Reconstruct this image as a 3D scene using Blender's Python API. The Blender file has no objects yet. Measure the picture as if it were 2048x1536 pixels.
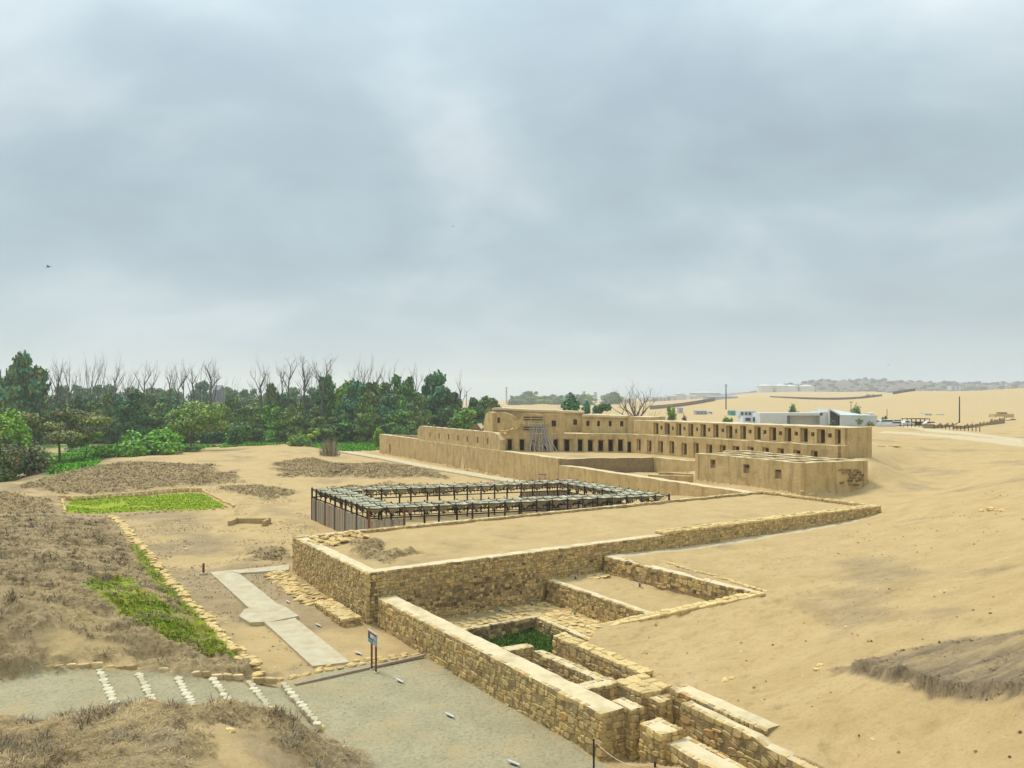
import bpy, math, random
import numpy as np
R = math.radians
scene = bpy.context.scene
COL = scene.collection

# ------------------------------------------------------------------ camera, light, exposure
F, CX, HY, CAMZ = 1560.0, 1024.0, 796.0, 12.0          # focal length in px of the 2048 px photograph, horizon row
cam_d = bpy.data.cameras.new('camera'); cam = bpy.data.objects.new('camera', cam_d); COL.objects.link(cam)
cam.location = (0, 0, CAMZ); cam.rotation_euler = (R(90), 0, 0)
cam_d.sensor_width = 36.0; cam_d.lens = 36.0 * F / 2048.0
cam_d.shift_y = (HY - 768.0) / 2048.0
cam_d.clip_start = 0.1; cam_d.clip_end = 20000
scene.camera = cam

SUN_EL, SUN_AZ = 58.0, -50.0                             # azimuth: degrees clockwise from the view direction (+Y)
sd = bpy.data.lights.new('sun', 'SUN'); sd.energy = 1.5; sd.angle = R(14); sd.color = (1.0, 0.95, 0.86)
sun = bpy.data.objects.new('sun', sd); COL.objects.link(sun); sun.location = (0, 0, 60)
sun.rotation_euler = (R(90 - SUN_EL), 0, R(180 - SUN_AZ))

world = bpy.data.worlds.new('World'); scene.world = world; world.use_nodes = True
wn, wl = world.node_tree.nodes, world.node_tree.links
wn.clear()
def W(t, **k):
    n = wn.new(t)
    for a, b in k.items(): setattr(n, a, b)
    return n
wout = W('ShaderNodeOutputWorld'); wbg = W('ShaderNodeBackground'); wbg.inputs['Strength'].default_value = 0.1
sky = W('ShaderNodeTexSky'); sky.sky_type = 'NISHITA'; sky.sun_disc = False
sky.sun_elevation = R(SUN_EL); sky.sun_rotation = R(SUN_AZ)
geo = W('ShaderNodeTexCoord')
sep = W('ShaderNodeSeparateXYZ'); wl.new(geo.outputs['Generated'], sep.inputs[0])
def wm(op, a, b=None, clamp=False):
    n = W('ShaderNodeMath', operation=op, use_clamp=clamp)
    for i, x in enumerate((a, b)):
        if x is None: continue
        if isinstance(x, (int, float)): n.inputs[i].default_value = x
        else: wl.new(x, n.inputs[i])
    return n.outputs[0]
zz = wm('MAXIMUM', sep.outputs[2], 0.0)
den = wm('ADD', zz, 0.42)                                # a cloud deck seen in perspective
comb = W('ShaderNodeCombineXYZ')
wl.new(wm('DIVIDE', sep.outputs[0], den), comb.inputs[0]); wl.new(wm('DIVIDE', sep.outputs[1], den), comb.inputs[1])
n1 = W('ShaderNodeTexNoise'); n1.inputs['Scale'].default_value = 2.3; n1.inputs['Detail'].default_value = 5; n1.inputs['Roughness'].default_value = 0.5
n1.inputs['Distortion'].default_value = 0.25
mp = W('ShaderNodeMapping'); mp.inputs['Location'].default_value = (3.1, 1.7, 0.0); mp.inputs['Rotation'].default_value = (0, 0, R(24)); mp.inputs['Scale'].default_value = (0.9, 1.1, 1)
wl.new(comb.outputs[0], mp.inputs[0]); wl.new(mp.outputs[0], n1.inputs['Vector'])
n2 = W('ShaderNodeTexNoise'); n2.inputs['Scale'].default_value = 0.8; n2.inputs['Detail'].default_value = 2
wl.new(mp.outputs[0], n2.inputs['Vector'])
ramp = W('ShaderNodeValToRGB'); cr = ramp.color_ramp
cr.elements[0].position = 0.36; cr.elements[0].color = (2.0, 2.5, 2.85, 1)
cr.elements[1].position = 0.66; cr.elements[1].color = (3.75, 4.15, 4.35, 1)
e = cr.elements.new(0.5); e.color = (2.45, 3.05, 3.35, 1)
mixn = wm('ADD', wm('MULTIPLY', n1.outputs[0], 0.7), wm('MULTIPLY', n2.outputs[0], 0.3))
wl.new(mixn, ramp.inputs[0])
# near the horizon the deck thins into an even pale veil
hz = W('ShaderNodeMapRange'); hz.inputs[1].default_value = 0.0; hz.inputs[2].default_value = 0.17; hz.inputs[3].default_value = 0.8; hz.inputs[4].default_value = 0.0
hz.interpolation_type = 'SMOOTHSTEP'
wl.new(zz, hz.inputs[0])
mixh = W('ShaderNodeMix', data_type='RGBA'); wl.new(hz.outputs[0], mixh.inputs[0]); wl.new(ramp.outputs[0], mixh.inputs[6])
mixh.inputs[7].default_value = (2.75, 3.25, 3.5, 1)
# an overcast sky is brighter overhead than at the horizon
gain = wm('ADD', 1.0, wm('MULTIPLY', wm('MAXIMUM', wm('SUBTRACT', zz, 0.30), 0.0), 2.2))
mulg = W('ShaderNodeVectorMath', operation='SCALE'); wl.new(mixh.outputs[2], mulg.inputs[0]); wl.new(gain, mulg.inputs[3])
mixs = W('ShaderNodeMix', data_type='RGBA'); mixs.inputs[0].default_value = 0.05
wl.new(mulg.outputs[0], mixs.inputs[6]); wl.new(sky.outputs[0], mixs.inputs[7])
wl.new(mixs.outputs[2], wbg.inputs[0]); wl.new(wbg.outputs[0], wout.inputs[0])

vs = scene.view_settings
vs.view_transform = 'Standard'; vs.look = 'None'; vs.gamma = 1.0; vs.use_curve_mapping = False
vs.exposure = 0.88
scene.cycles.use_denoising = True
scene.cycles.max_bounces = 6; scene.cycles.volume_bounces = 1
HAZE = 0.0003
scene.cycles.transparent_max_bounces = 8

# ------------------------------------------------------------------ helpers
rng = random.Random(7)
nr = np.random.default_rng(11)

def at(px, py, z):
    """the point at height z seen at that spot of the photograph"""
    Y = (CAMZ - z) * F / (py - HY)
    return ((px - CX) / F * Y, Y, z)
def atY(px, py, Y):
    return ((px - CX) / F * Y, Y, CAMZ - (py - HY) * Y / F)

def tag(o, label=None, cat=None, group=None, kind=None):
    if label: o['label'] = label
    if cat: o['category'] = cat
    if group: o['group'] = group
    if kind: o['kind'] = kind
    return o
def thing(name, loc, label, cat, group=None, rz=0.0):
    o = bpy.data.objects.new(name, None); COL.objects.link(o)
    o.location = loc; o.rotation_euler = (0, 0, rz); o.empty_display_size = 0.3
    return tag(o, label, cat, group, 'thing')

class MB:
    """collects shapes for one mesh"""
    def __init__(s): s.v = []; s.f = []; s.c = []; s.m = []
    def add(s, vs_, fs, tint=None, mi=0):
        b = len(s.v); s.v += [tuple(p) for p in vs_]; s.f += [tuple(b + i for i in f) for f in fs]
        s.c += [tint or (1, 1, 1)] * len(vs_); s.m += [mi] * len(fs)
    def box(s, x0, x1, y0, y1, z0, z1, tint=None, mi=0):
        s.add([(x0,y0,z0),(x1,y0,z0),(x1,y1,z0),(x0,y1,z0),(x0,y0,z1),(x1,y0,z1),(x1,y1,z1),(x0,y1,z1)],
              [(0,3,2,1),(4,5,6,7),(0,1,5,4),(1,2,6,5),(2,3,7,6),(3,0,4,7)], tint, mi)
    def bar(s, a, b, w, h=None, tint=None, mi=0):
        """a squared beam from a to b"""
        a = np.array(a, float); b = np.array(b, float); h = h or w
        d = b - a; L = np.linalg.norm(d); d /= max(L, 1e-9)
        up = np.array((0, 0, 1.0)) if abs(d[2]) < .95 else np.array((1.0, 0, 0))
        x = np.cross(d, up); x /= np.linalg.norm(x); y = np.cross(x, d)
        P = []
        for p in (a, b):
            for sx, sy in ((-1,-1),(1,-1),(1,1),(-1,1)): P.append(p + x*sx*w/2 + y*sy*h/2)
        s.add(P, [(0,1,2,3),(7,6,5,4),(0,4,5,1),(1,5,6,2),(2,6,7,3),(3,7,4,0)], tint, mi)
    def tube(s, pts, rad, n=6, tint=None, mi=0, cap=True):
        pts = [np.array(p, float) for p in pts]
        if isinstance(rad, (int, float)): rad = [rad] * len(pts)
        V = []; Fc = []
        for i, p in enumerate(pts):
            d = pts[min(i+1, len(pts)-1)] - pts[max(i-1, 0)]; d /= max(np.linalg.norm(d), 1e-9)
            up = np.array((0, 0, 1.0)) if abs(d[2]) < .9 else np.array((1.0, 0, 0))
            x = np.cross(d, up); x /= np.linalg.norm(x); y = np.cross(d, x)
            for k in range(n):
                a = 2*math.pi*k/n; V.append(p + (x*math.cos(a) + y*math.sin(a))*rad[i])
        for i in range(len(pts)-1):
            for k in range(n):
                Fc.append((i*n+k, i*n+(k+1)%n, (i+1)*n+(k+1)%n, (i+1)*n+k))
        if cap: Fc.append(tuple(range(n-1, -1, -1))); Fc.append(tuple((len(pts)-1)*n+k for k in range(n)))
        s.add(V, Fc, tint, mi)
    def mesh(s, name, mats):
        me = bpy.data.meshes.new(name)
        me.from_pydata(s.v, [], s.f)
        for m in (mats if isinstance(mats, (list, tuple)) else [mats]): me.materials.append(m)
        if any(s.m): me.polygons.foreach_set('material_index', s.m)
        a = me.color_attributes.new('tint', 'FLOAT_COLOR', 'POINT')
        cc = np.ones((len(s.v), 4), np.float32); cc[:, :3] = np.array(s.c, np.float32).reshape(-1, 3)
        a.data.foreach_set('color', cc.ravel())
        me.update(); return me
    def build(s, name, mats, parent=None, loc=None, smooth=False):
        me = s.mesh(name, mats)
        if smooth: me.polygons.foreach_set('use_smooth', [True]*len(me.polygons))
        return link(name, me, parent, loc)
def link(name, me, parent=None, loc=None, rot=None, scale=None):
    o = bpy.data.objects.new(name, me); COL.objects.link(o)
    if parent: o.parent = parent
    if loc is not None: o.location = loc
    if rot is not None: o.rotation_euler = rot
    if scale is not None: o.scale = scale
    return o
def np_mesh(name, V, faces, mats, tint=None, smooth=False):
    """mesh from numpy arrays: V (n,3), faces (m,k) all with k corners"""
    me = bpy.data.meshes.new(name)
    V = np.asarray(V, np.float32); faces = np.asarray(faces, np.int32); k = faces.shape[1]
    me.vertices.add(len(V)); me.vertices.foreach_set('co', V.ravel())
    me.loops.add(faces.size); me.loops.foreach_set('vertex_index', faces.ravel())
    me.polygons.add(len(faces)); me.polygons.foreach_set('loop_start', np.arange(0, faces.size, k, dtype=np.int32))
    if smooth: me.polygons.foreach_set('use_smooth', np.ones(len(faces), bool))
    for m in (mats if isinstance(mats, (list, tuple)) else [mats]): me.materials.append(m)
    if tint is not None:
        a = me.color_attributes.new('tint', 'FLOAT_COLOR', 'POINT')
        cc = np.ones((len(V), 4), np.float32); cc[:, :3] = tint; a.data.foreach_set('color', cc.ravel())
    me.update(calc_edges=True); me.validate(); return me

# ---- value noise in numpy
def _h(i, j, k):
    n = (i*374761393 + j*668265263 + k*982451653) & 0xFFFFFFFF
    n = ((n ^ (n >> 13)) * 1274126177) & 0xFFFFFFFF
    return ((n ^ (n >> 16)) & 0xFFFFFF) / float(0xFFFFFF)
def vnoise(x, y, seed=0):
    x = np.asarray(x, float); y = np.asarray(y, float)
    i = np.floor(x).astype(np.int64); j = np.floor(y).astype(np.int64)
    u = x - i; v = y - j; u = u*u*(3-2*u); v = v*v*(3-2*v)
    return (_h(i,j,seed)*(1-u)+_h(i+1,j,seed)*u)*(1-v) + (_h(i,j+1,seed)*(1-u)+_h(i+1,j+1,seed)*u)*v
def fbm(x, y, oct=4, seed=0, gain=.5):
    t = 0; a = 1; s = 0
    for o in range(oct):
        t = t + a*vnoise(x*2**o + 17.3*o, y*2**o - 9.1*o, seed+o); s += a; a *= gain
    return t/s
def inpoly(X, Y, poly):
    X = np.asarray(X); Y = np.asarray(Y); ins = np.zeros(X.shape, bool); n = len(poly); j = n-1
    for i in range(n):
        xi, yi = poly[i][:2]; xj, yj = poly[j][:2]
        if yi != yj:
            ins ^= ((yi > Y) != (yj > Y)) & (X < (xj-xi)*(Y-yi)/(yj-yi)+xi)
        j = i
    return ins
def polydist(X, Y, poly):
    """signed distance, positive inside"""
    X = np.asarray(X, float); Y = np.asarray(Y, float)
    d = np.full(X.shape, 1e9)
    for i in range(len(poly)):
        x0, y0 = poly[i][:2]; x1, y1 = poly[(i+1) % len(poly)][:2]
        dx, dy = x1-x0, y1-y0; L = dx*dx+dy*dy+1e-12
        t = np.clip(((X-x0)*dx+(Y-y0)*dy)/L, 0, 1)
        d = np.minimum(d, np.hypot(X-x0-t*dx, Y-y0-t*dy))
    return np.where(inpoly(X, Y, poly), d, -d)

# ------------------------------------------------------------------ materials
MATS = {}
def mat(name, col, col2=None, scale=3.0, rough=0.9, bump=0.0, bscale=None, detail=5, tint=True, spec=0.2, streak=None, vstreak=None, metal=0.0, coords='pos'):
    """two colours broken up by noise, multiplied by the mesh's own tint, with fine relief"""
    if name in MATS: return MATS[name]
    m = bpy.data.materials.new(name); m.use_nodes = True; N = m.node_tree.nodes; Lk = m.node_tree.links
    b = N['Principled BSDF']; b.inputs['Roughness'].default_value = rough; b.inputs['Specular IOR Level'].default_value = spec
    b.inputs['Metallic'].default_value = metal
    g = N.new('ShaderNodeNewGeometry'); pos = g.outputs['Position']
    col2 = col2 or tuple(c*.78 for c in col)
    n = N.new('ShaderNodeTexNoise'); n.inputs['Scale'].default_value = scale; n.inputs['Detail'].default_value = detail; n.inputs['Roughness'].default_value = .62
    Lk.new(pos, n.inputs['Vector'])
    r = N.new('ShaderNodeMapRange'); r.inputs[1].default_value = .32; r.inputs[2].default_value = .68; Lk.new(n.outputs[0], r.inputs[0])
    mx = N.new('ShaderNodeMix'); mx.data_type = 'RGBA'; Lk.new(r.outputs[0], mx.inputs[0])
    mx.inputs[6].default_value = (*col, 1); mx.inputs[7].default_value = (*col2, 1)
    out = mx.outputs[2]
    if streak:                                            # wide soft stains: (colour, scale, amount)
        n3 = N.new('ShaderNodeTexNoise'); n3.inputs['Scale'].default_value = streak[1]; n3.inputs['Detail'].default_value = 4
        Lk.new(pos, n3.inputs['Vector'])
        r3 = N.new('ShaderNodeMapRange'); r3.inputs[1].default_value = .5; r3.inputs[2].default_value = .72; r3.inputs[4].default_value = streak[2]; Lk.new(n3.outputs[0], r3.inputs[0])
        m3 = N.new('ShaderNodeMix'); m3.data_type = 'RGBA'; Lk.new(r3.outputs[0], m3.inputs[0]); Lk.new(out, m3.inputs[6]); m3.inputs[7].default_value = (*streak[0], 1)
        out = m3.outputs[2]
    if vstreak:                                           # rain-washed runs down a wall: (colour, amount)
        mpv = N.new('ShaderNodeMapping'); mpv.inputs['Scale'].default_value = (1.1, 1.1, .16); Lk.new(pos, mpv.inputs[0])
        nv = N.new('ShaderNodeTexNoise'); nv.inputs['Scale'].default_value = 1.5; nv.inputs['Detail'].default_value = 5; nv.inputs['Roughness'].default_value = .6; Lk.new(mpv.outputs[0], nv.inputs['Vector'])
        rv = N.new('ShaderNodeMapRange'); rv.inputs[1].default_value = .50; rv.inputs[2].default_value = .66; rv.inputs[4].default_value = vstreak[1]; Lk.new(nv.outputs[0], rv.inputs[0])
        mv = N.new('ShaderNodeMix'); mv.data_type = 'RGBA'; Lk.new(rv.outputs[0], mv.inputs[0]); Lk.new(out, mv.inputs[6]); mv.inputs[7].default_value = (*vstreak[0], 1); out = mv.outputs[2]
    if tint:
        a = N.new('ShaderNodeAttribute'); a.attribute_name = 'tint'
        mm = N.new('ShaderNodeMix'); mm.data_type = 'RGBA'; mm.blend_type = 'MULTIPLY'; mm.inputs[0].default_value = 1
        Lk.new(out, mm.inputs[6]); Lk.new(a.outputs['Color'], mm.inputs[7]); out = mm.outputs[2]
    Lk.new(out, b.inputs['Base Color'])
    if bump:
        n4 = N.new('ShaderNodeTexNoise'); n4.inputs['Scale'].default_value = bscale or scale*4; n4.inputs['Detail'].default_value = 6
        Lk.new(pos, n4.inputs['Vector'])
        bp = N.new('ShaderNodeBump'); bp.inputs['Strength'].default_value = 1.0; bp.inputs['Distance'].default_value = bump
        Lk.new(n4.outputs[0], bp.inputs['Height']); Lk.new(bp.outputs[0], b.inputs['Normal'])
    MATS[name] = m; return m

M_STONE = mat('stone', (.62,.47,.225), (.48,.35,.155), 5, .92, .03, 14)
M_MORTAR = mat('mud_mortar', (.40,.295,.15), (.27,.195,.095), 4, .95, .03, 18)
M_CAP = mat('mud_capping', (.70,.58,.37), (.60,.48,.28), 2.2, .95, .03, 9, streak=((.36,.27,.14), .9, .55))
M_MUD = mat('mud_plaster', (.61,.445,.21), (.49,.345,.15), .55, .95, .06, 5, streak=((.37,.255,.115), .8, .75), vstreak=((.35,.24,.105), .75))
M_MUDTOP = mat('mud_top', (.68,.55,.34), (.6,.47,.27), 1.4, .95, .03, 7)
M_MUDDARK = mat('mud_eroded_and_shaded', (.33,.235,.115), (.23,.16,.08), 1.8, .95, .12, 4)
M_POLE = mat('pale_pole', (.50,.45,.38), (.34,.30,.25), 5, .85)
M_WOOD = mat('grey_wood', (.30,.25,.21), (.19,.15,.12), 6, .85, .01, 30)
M_DWOOD = mat('dark_timber', (.055,.035,.027), (.03,.02,.016), 6, .8)
M_RWOOD = mat('red_timber', (.24,.10,.05), (.15,.06,.03), 8, .75)
M_CANE = mat('cane', (.42,.39,.31), (.25,.23,.18), 9, .9)
M_CLOTH = mat('roof_cloth', (.56,.52,.37), (.36,.34,.24), 1.6, .8)
M_WHITE = mat('white_wall', (.62,.64,.63), (.54,.56,.56), .7, .8, streak=((.42,.43,.42), .25, .5))
M_CONC = mat('concrete', (.56,.48,.32), (.46,.385,.25), 1.6, .9, .01, 20, streak=((.46,.335,.18), .8, .75))
M_LEAF = mat('leaves', (1,1,1), (.7,.74,.68), .35, .6, spec=.3)
M_BARK = mat('bark', (.20,.165,.13), (.12,.095,.07), 2, .9)
M_PALEBARK = mat('pale_dead_wood', (.19,.165,.14), (.11,.095,.08), 1, .9)
M_PLAIN = mat('paint', (1,1,1), (.93,.93,.93), 3, .6)
M_BRUSH = mat('dry_brush', (1,1,1), (.72,.7,.68), .8, .95)
M_GLASS = mat('dark_glass', (.02,.028,.035), (.025,.03,.04), 1, .12, spec=.5)
M_CARP = mat('car_paint', (1,1,1), (1,1,1), 1, .25, spec=.5)
# ------------------------------------------------------------------ the lie of the land
UA = R(32.7); UX, UY = math.cos(UA), math.sin(UA)
C0 = (-7.7, 41.2)                                        # the near corner of the stone platform; u along its front, v to its back
def LC(u, v): return (C0[0] + UX*u - UY*v, C0[1] + UY*u + UX*v)
def toL(X, Y):
    dx = X - C0[0]; dy = Y - C0[1]; return dx*UX + dy*UY, -dx*UY + dy*UX

CP = []                                                  # control points of the bare ground
def c(px, py, z): CP.append(at(px, py, z))
def cY(px, Y, z): CP.append(((px-CX)/F*Y, Y, z))
for a in [
 # forecourt
 (1000,1536,0),(850,1440,0),(747,1345,0),(900,1400,0),(1100,1500,0),(1200,1536,0),(760,1500,0),(660,1400,0),(600,1372,.02),(1010,1450,0),
 # before the platform
 (620,1280,.05),(700,1260,0),(560,1230,.08),(480,1190,.15),(420,1140,.2),(560,1140,.45),(520,1100,.4),(420,1085,.35),(330,1060,.5),(600,1030,.35),(500,1030,.4),
 (560,990,.25),(470,1005,.5),(640,1320,.0),(520,1290,.05),(600,1060,.4),
 # the gully with the row of stones
 (540,1345,.1),(470,1290,.05),(400,1215,.05),(330,1130,.15),(280,1085,.35),(235,1040,.6),
 # walled green plot
 (130,1030,.55),(300,1022,.35),(450,1018,.35),(140,1000,.3),(300,995,.2),(400,990,.2),
 # brushy mound on the left
 (0,1040,2.0),(100,1045,1.7),(0,1120,2.7),(100,1110,2.4),(190,1080,1.5),(240,1105,1.1),(290,1150,.9),(200,1150,2.0),(200,1210,2.2),(90,1250,2.4),(0,1250,2.6),(340,1250,1.5),(400,1290,1.0),(450,1310,.7),
 (510,1345,.3),(300,1325,.95),(200,1318,1.15),(0,1350,1.1),(100,1332,1.1),(420,1335,.55),(330,1200,1.2),(380,1240,.7),(-300,1200,3.0),(-300,1400,1.5),(-300,1030,2.0),(-250,960,1.0),
 # ridges beyond
 (0,968,1.3),(90,945,1.2),(150,932,1.0),(250,918,.9),(360,905,.8),(200,960,.7),(400,940,.4),(300,978,.7),(100,990,.8),(500,950,.2),(700,925,-.1),(640,915,.1),(560,893,.9),(620,896,.5),(480,897,.5),
 (760,945,.7),(850,957,.5),(720,968,.2),(850,985,.1),(640,970,.2),(1000,968,-.3),(920,985,0),
 (800,915,-.4),(690,905,-.4),(900,940,-.35),(760,903,-.45),(1100,1000,.2),(1000,1010,.2),(1250,1000,.3),
 # sand on the right
 (1290,1300,.35),(1220,1305,.1),(1300,1335,1.0),(1270,1385,1.3),(1400,1390,1.4),(1400,1300,.8),(1500,1440,1.5),(1580,1500,1.42),(1660,1536,1.5),(1500,1300,1.3),(1600,1250,1.9),(1530,1200,1.85),(1400,1135,1.85),
 (1560,1085,1.9),(1300,1108,1.88),(1205,1112,1.88),(1250,1150,1.88),(1400,1172,1.88),(1500,1195,1.8),(1440,1220,1.35),(1340,1255,.7),(1700,1050,2.1),(1790,1024,2.5),(1890,989,3.75),(2048,951,5.3),(1830,1008,3.1),(1800,1100,2.9),(2000,1100,4.0),(1800,1200,3.1),(1650,1150,2.2),(1620,1060,1.95),
 (1670,1330,2.6),(1900,1300,3.9),(2048,1250,4.8),(2048,1400,4.5),(1900,1400,3.55),(1750,1400,2.75),(2048,1536,3.9),(1850,1536,2.5),(2300,1300,6.6),(2300,1000,7),(2300,1536,6.6),(1680,1290,2.75),
 (1750,965,3.2),(1825,985,2.6),(1890,974,2.85),(1960,958,3.6),(1800,945,3.0),(1900,930,3.8),(2048,930,4.3),(1760,900,5.2),(1850,905,4.5),(2048,892,4.9),(1850,872,5.0),(2048,875,5.0),(1660,985,2.3),(1700,975,2.6),(1740,935,4.6),
 (1800,858,4.4),(2048,860,4.6),(1900,850,2.0),(2048,845,3.2),(1960,858,4.2),
 ]: c(*a)
for a in [
 # under the walls, pit and foreground crest
 (100,26.5,.95),(250,27.2,.8),(450,27.2,.5),(560,27.4,.25),(640,27.2,.05),(20,28.5,.95),
 (0,22.9,2.25),(100,23.4,2.3),(200,24,2.4),(300,24.3,2.5),(450,24.4,2.35),(550,24.7,2.0),(620,25,1.35),(690,25.0,.5),
 (100,18.6,3.2),(300,18.6,3.3),(450,19.2,2.8),(590,21.5,1.7),(690,23.2,.5),(500,22,2.35),(780,25,0),(-300,22,2.6),(-300,17,4.0),
 (1024,22,.2),(1024,17,2.0),(1024,12,4.5),(500,13,4.6),(1600,19,2.6),(1600,14,4.0),(2048,12,6.0),(1024,8,6.4),(0,8,6.9),(2048,8,7.2),(1024,4,8.8),(-600,8,7),(2700,8,7.5),(1300,22,.7),(1400,23.5,1.0),
 (900,43,0),(1000,44,.2),(1100,45,.6),
 # plain and wood on the left
 (0,115,-.4),(150,145,-.5),(350,185,-.5),(560,200,-.5),(-300,130,-.5),(0,220,-.5),(300,230,-.5),(600,230,-.5),(800,230,-.5),(0,400,-.5),(500,400,-.5),(900,300,-.4),(0,900,-.5),(600,900,-.5),(-500,300,0),(-500,900,0),(0,2000,0),(600,2000,0),(-500,3000,0),(400,3800,0),
 # ground of the mud palace
 (760,178,-.45),(1020,121,-.35),(1024,160,.5),(1150,150,1.5),(1300,150,2.5),(1400,130,3),(1500,130,3.5),(1500,110,3.2),(1400,100,2.5),(1640,92,4.5),(1740,92,5.0),(1300,105,1.2),(1180,110,.2),
 (1560,140,4.2),(1680,130,5.0),
 # beyond it
 (1000,260,.8),(1150,260,1.5),(1300,260,2),(1500,260,2.2),(1700,260,2.4),(1000,420,2),(1200,420,2.2),(1400,420,2.2),(1600,420,2.0),(1800,420,2.4),(2048,420,3),(2300,420,4),(1900,330,2.0),
 (1085,650,7.4),(1020,650,3),(1150,650,3),(1240,650,2.2),(1298,700,2.3),(1340,700,3.8),(1388,700,6.6),(1440,700,10.7),(1530,700,12.9),(1690,700,10.4),(1760,700,13.2),(1830,700,18.3),(2048,700,21),(2300,700,22),
 (1770,235,3.55),(1860,235,3.5),(1960,235,3.7),(1700,235,3.4),(1400,560,2.8),(1600,560,5),(1800,560,7),(2048,560,9.5),(2300,560,11),
 (1440,900,3),(1600,900,4),(1750,900,4),(1900,900,6),(2100,900,10),(1240,900,3),(1020,1000,3),
 (1300,1250,6),(1400,1250,11.2),(1500,1250,20),(1600,1250,22.4),(1750,1250,22.4),(1810,1250,18),(1900,1250,16),(2048,1250,18),(2300,1250,20),
 (1600,1500,14),(1800,1500,16),(2048,1500,24),(1400,1500,6),
 (1440,2000,12),(1500,2000,22),(1560,2000,42),(1640,2000,55),(1740,2000,58),(1850,2000,52),(2000,2000,48),(2048,2000,50),(2300,2000,55),(1600,1750,34),(1740,1750,40),(1900,1750,38),(2048,1750,40),
 (1300,2000,6),(1100,2000,5),(1000,3000,4),(1500,2600,30),(2000,2600,40),(1300,3800,6),(2000,3800,20),
 ]: cY(*a)
for u_, v_, z_ in ((4.3,-23.5,1.5),(4.2,-25.3,1.46)): CP.append((*LC(u_, v_), z_))
CPa = np.array(CP)
def feat(X, Y):
    Y = np.maximum(Y, 1.5); return np.stack([np.asarray(X)/Y*2.6, np.log(Y)*1.6], -1)
KF = feat(CPa[:,0], CPa[:,1])
def kern(A, B):
    d2 = ((A[:,None,:]-B[None,:,:])**2).sum(-1); return np.sqrt(d2 + .0012)
_n = len(KF)
_A = np.zeros((_n+3, _n+3)); _A[:_n,:_n] = kern(KF, KF) - np.eye(_n)*.004
_A[:_n,_n] = 1; _A[:_n,_n+1:] = KF; _A[_n,:_n] = 1; _A[_n+1:,:_n] = KF.T
_w = np.linalg.solve(_A, np.concatenate([CPa[:,2], np.zeros(3)]))
def base_h(X, Y):
    X = np.asarray(X, float).ravel(); Y = np.asarray(Y, float).ravel(); out = np.empty(len(X))
    for i in range(0, len(X), 20000):
        q = feat(X[i:i+20000], Y[i:i+20000])
        out[i:i+20000] = kern(q, KF) @ _w[:_n] + _w[_n] + q @ _w[_n+1:]
    cap = 8.2 + np.maximum(0, np.hypot(X, Y)-70)*.2      # the viewer's own hill stays below eye level all round
    return np.maximum(np.minimum(out, cap), -.9)

_ys = np.exp(np.linspace(math.log(9), math.log(3500), 700))
def gp(px, py):
    """where the line of sight through that spot of the photograph first meets the bare ground"""
    X = (px-CX)/F*_ys; h = base_h(X, _ys); ray = CAMZ - (py-HY)/F*_ys
    hit = np.nonzero(h >= ray)[0]
    i = hit[0] if len(hit) else len(_ys)-1
    if i == 0: return (X[0], _ys[0])
    a0 = ray[i-1]-h[i-1]; a1 = ray[i]-h[i]; t = a0/(a0-a1+1e-9); y = _ys[i-1]+(_ys[i]-_ys[i-1])*t
    return ((px-CX)/F*y, y)
def gpoly(pts): return [gp(*p) for p in pts]

# flat pieces cut into the ground
U_STEP0, N_STEP, D_STEP = -6.35, 6, 1.28
STRIP_Z, PIT_Z, POOL_Z = .9, -.35, -1.2
JA, JB = LC(9.4, -8.0), LC(16.9, -11.9)                   # the slanting wall that closes the pit
pit_poly = [LC(.9,.4), LC(11.86,.4), LC(11.86,-9.1), LC(9.3,-7.9), LC(6,-10.2), LC(4.4,-11), LC(.9,-11)]
pool_poly = [LC(1.2,-2.5), LC(9.2,-2.5), LC(9.1,-7.4), LC(5.2,-10.6), LC(4.6,-11), LC(1.2,-11)]
strip_poly = [LC(11.86,.4), LC(16.25,.4), LC(16.75,-11.8), LC(11.86,-9.2)]
trench_poly = [LC(1.2,-10.9), LC(4.6,-10.9), LC(4.6,-16.6), LC(3.4,-16.7), LC(3.3,-18.4), LC(4.2,-18.5), LC(4.3,-19.4), LC(3.7,-19.4), LC(3.6,-25.6), LC(2.2,-25.6), LC(.6,-19), LC(1.2,-18.5)]
path_top = [(-1.6,-18.3),(-4.5,-15.3),(-7.8,-12.2)]
steps_poly = [LC(-6.35,-6.7), LC(-9,-5.0), LC(-12.8,-2.95), LC(-15.5,-1.9), LC(-20,-1.2), LC(-24,-1.6), LC(-24,-6.5), LC(-18,-7.3), LC(-13,-8.6), LC(-9.5,-9.8), LC(-6.35,-11.2)]
plat_poly = [LC(.3,.3), LC(46.2,.3), LC(46.2,12.3), LC(.3,12.3)]

# the mud palace, all measured from the photograph
def D1(p, s): return (p[0]+.4617*s, p[1]-.887*s)          # along its long outer wall, towards the camera
MW0 = (-30.1, 178.0)                                      # far end of the outer wall
MB1, MB2 = (-.7, 124.6), (18.5, 121.2)                    # lower facade of the back wing
WD = (.5519, -.834)                                       # direction of the right-hand wing
def D2(p, s): return (p[0]+WD[0]*s, p[1]+WD[1]*s)
ZC, ZT, ZU = 3.52, 6.3, 8.5                               # court, terrace, top of the upper storey
out_edge = D1(MW0, 62.0)                                  # where the court's parapet leaves the outer wall
LOWTOP = 2.8
court_c = D1(MW0, 76.5)
court_e = (20.0, 109.0)                                   # inner corner of the sunken front court
court_poly = [D1(MW0,45), D1(MW0,79.6), (19.9,110.4), (27.8,98.5), D2(MB2,36), D2((MB2[0]+3,MB2[1]+2.5),38), (22,126), (-2,130)]
low_poly = [D1(MW0,80.3), D1(MW0,115), (27.5,76.5), (21.0,91.5), (27,97.5), (20,109.4)]
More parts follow.
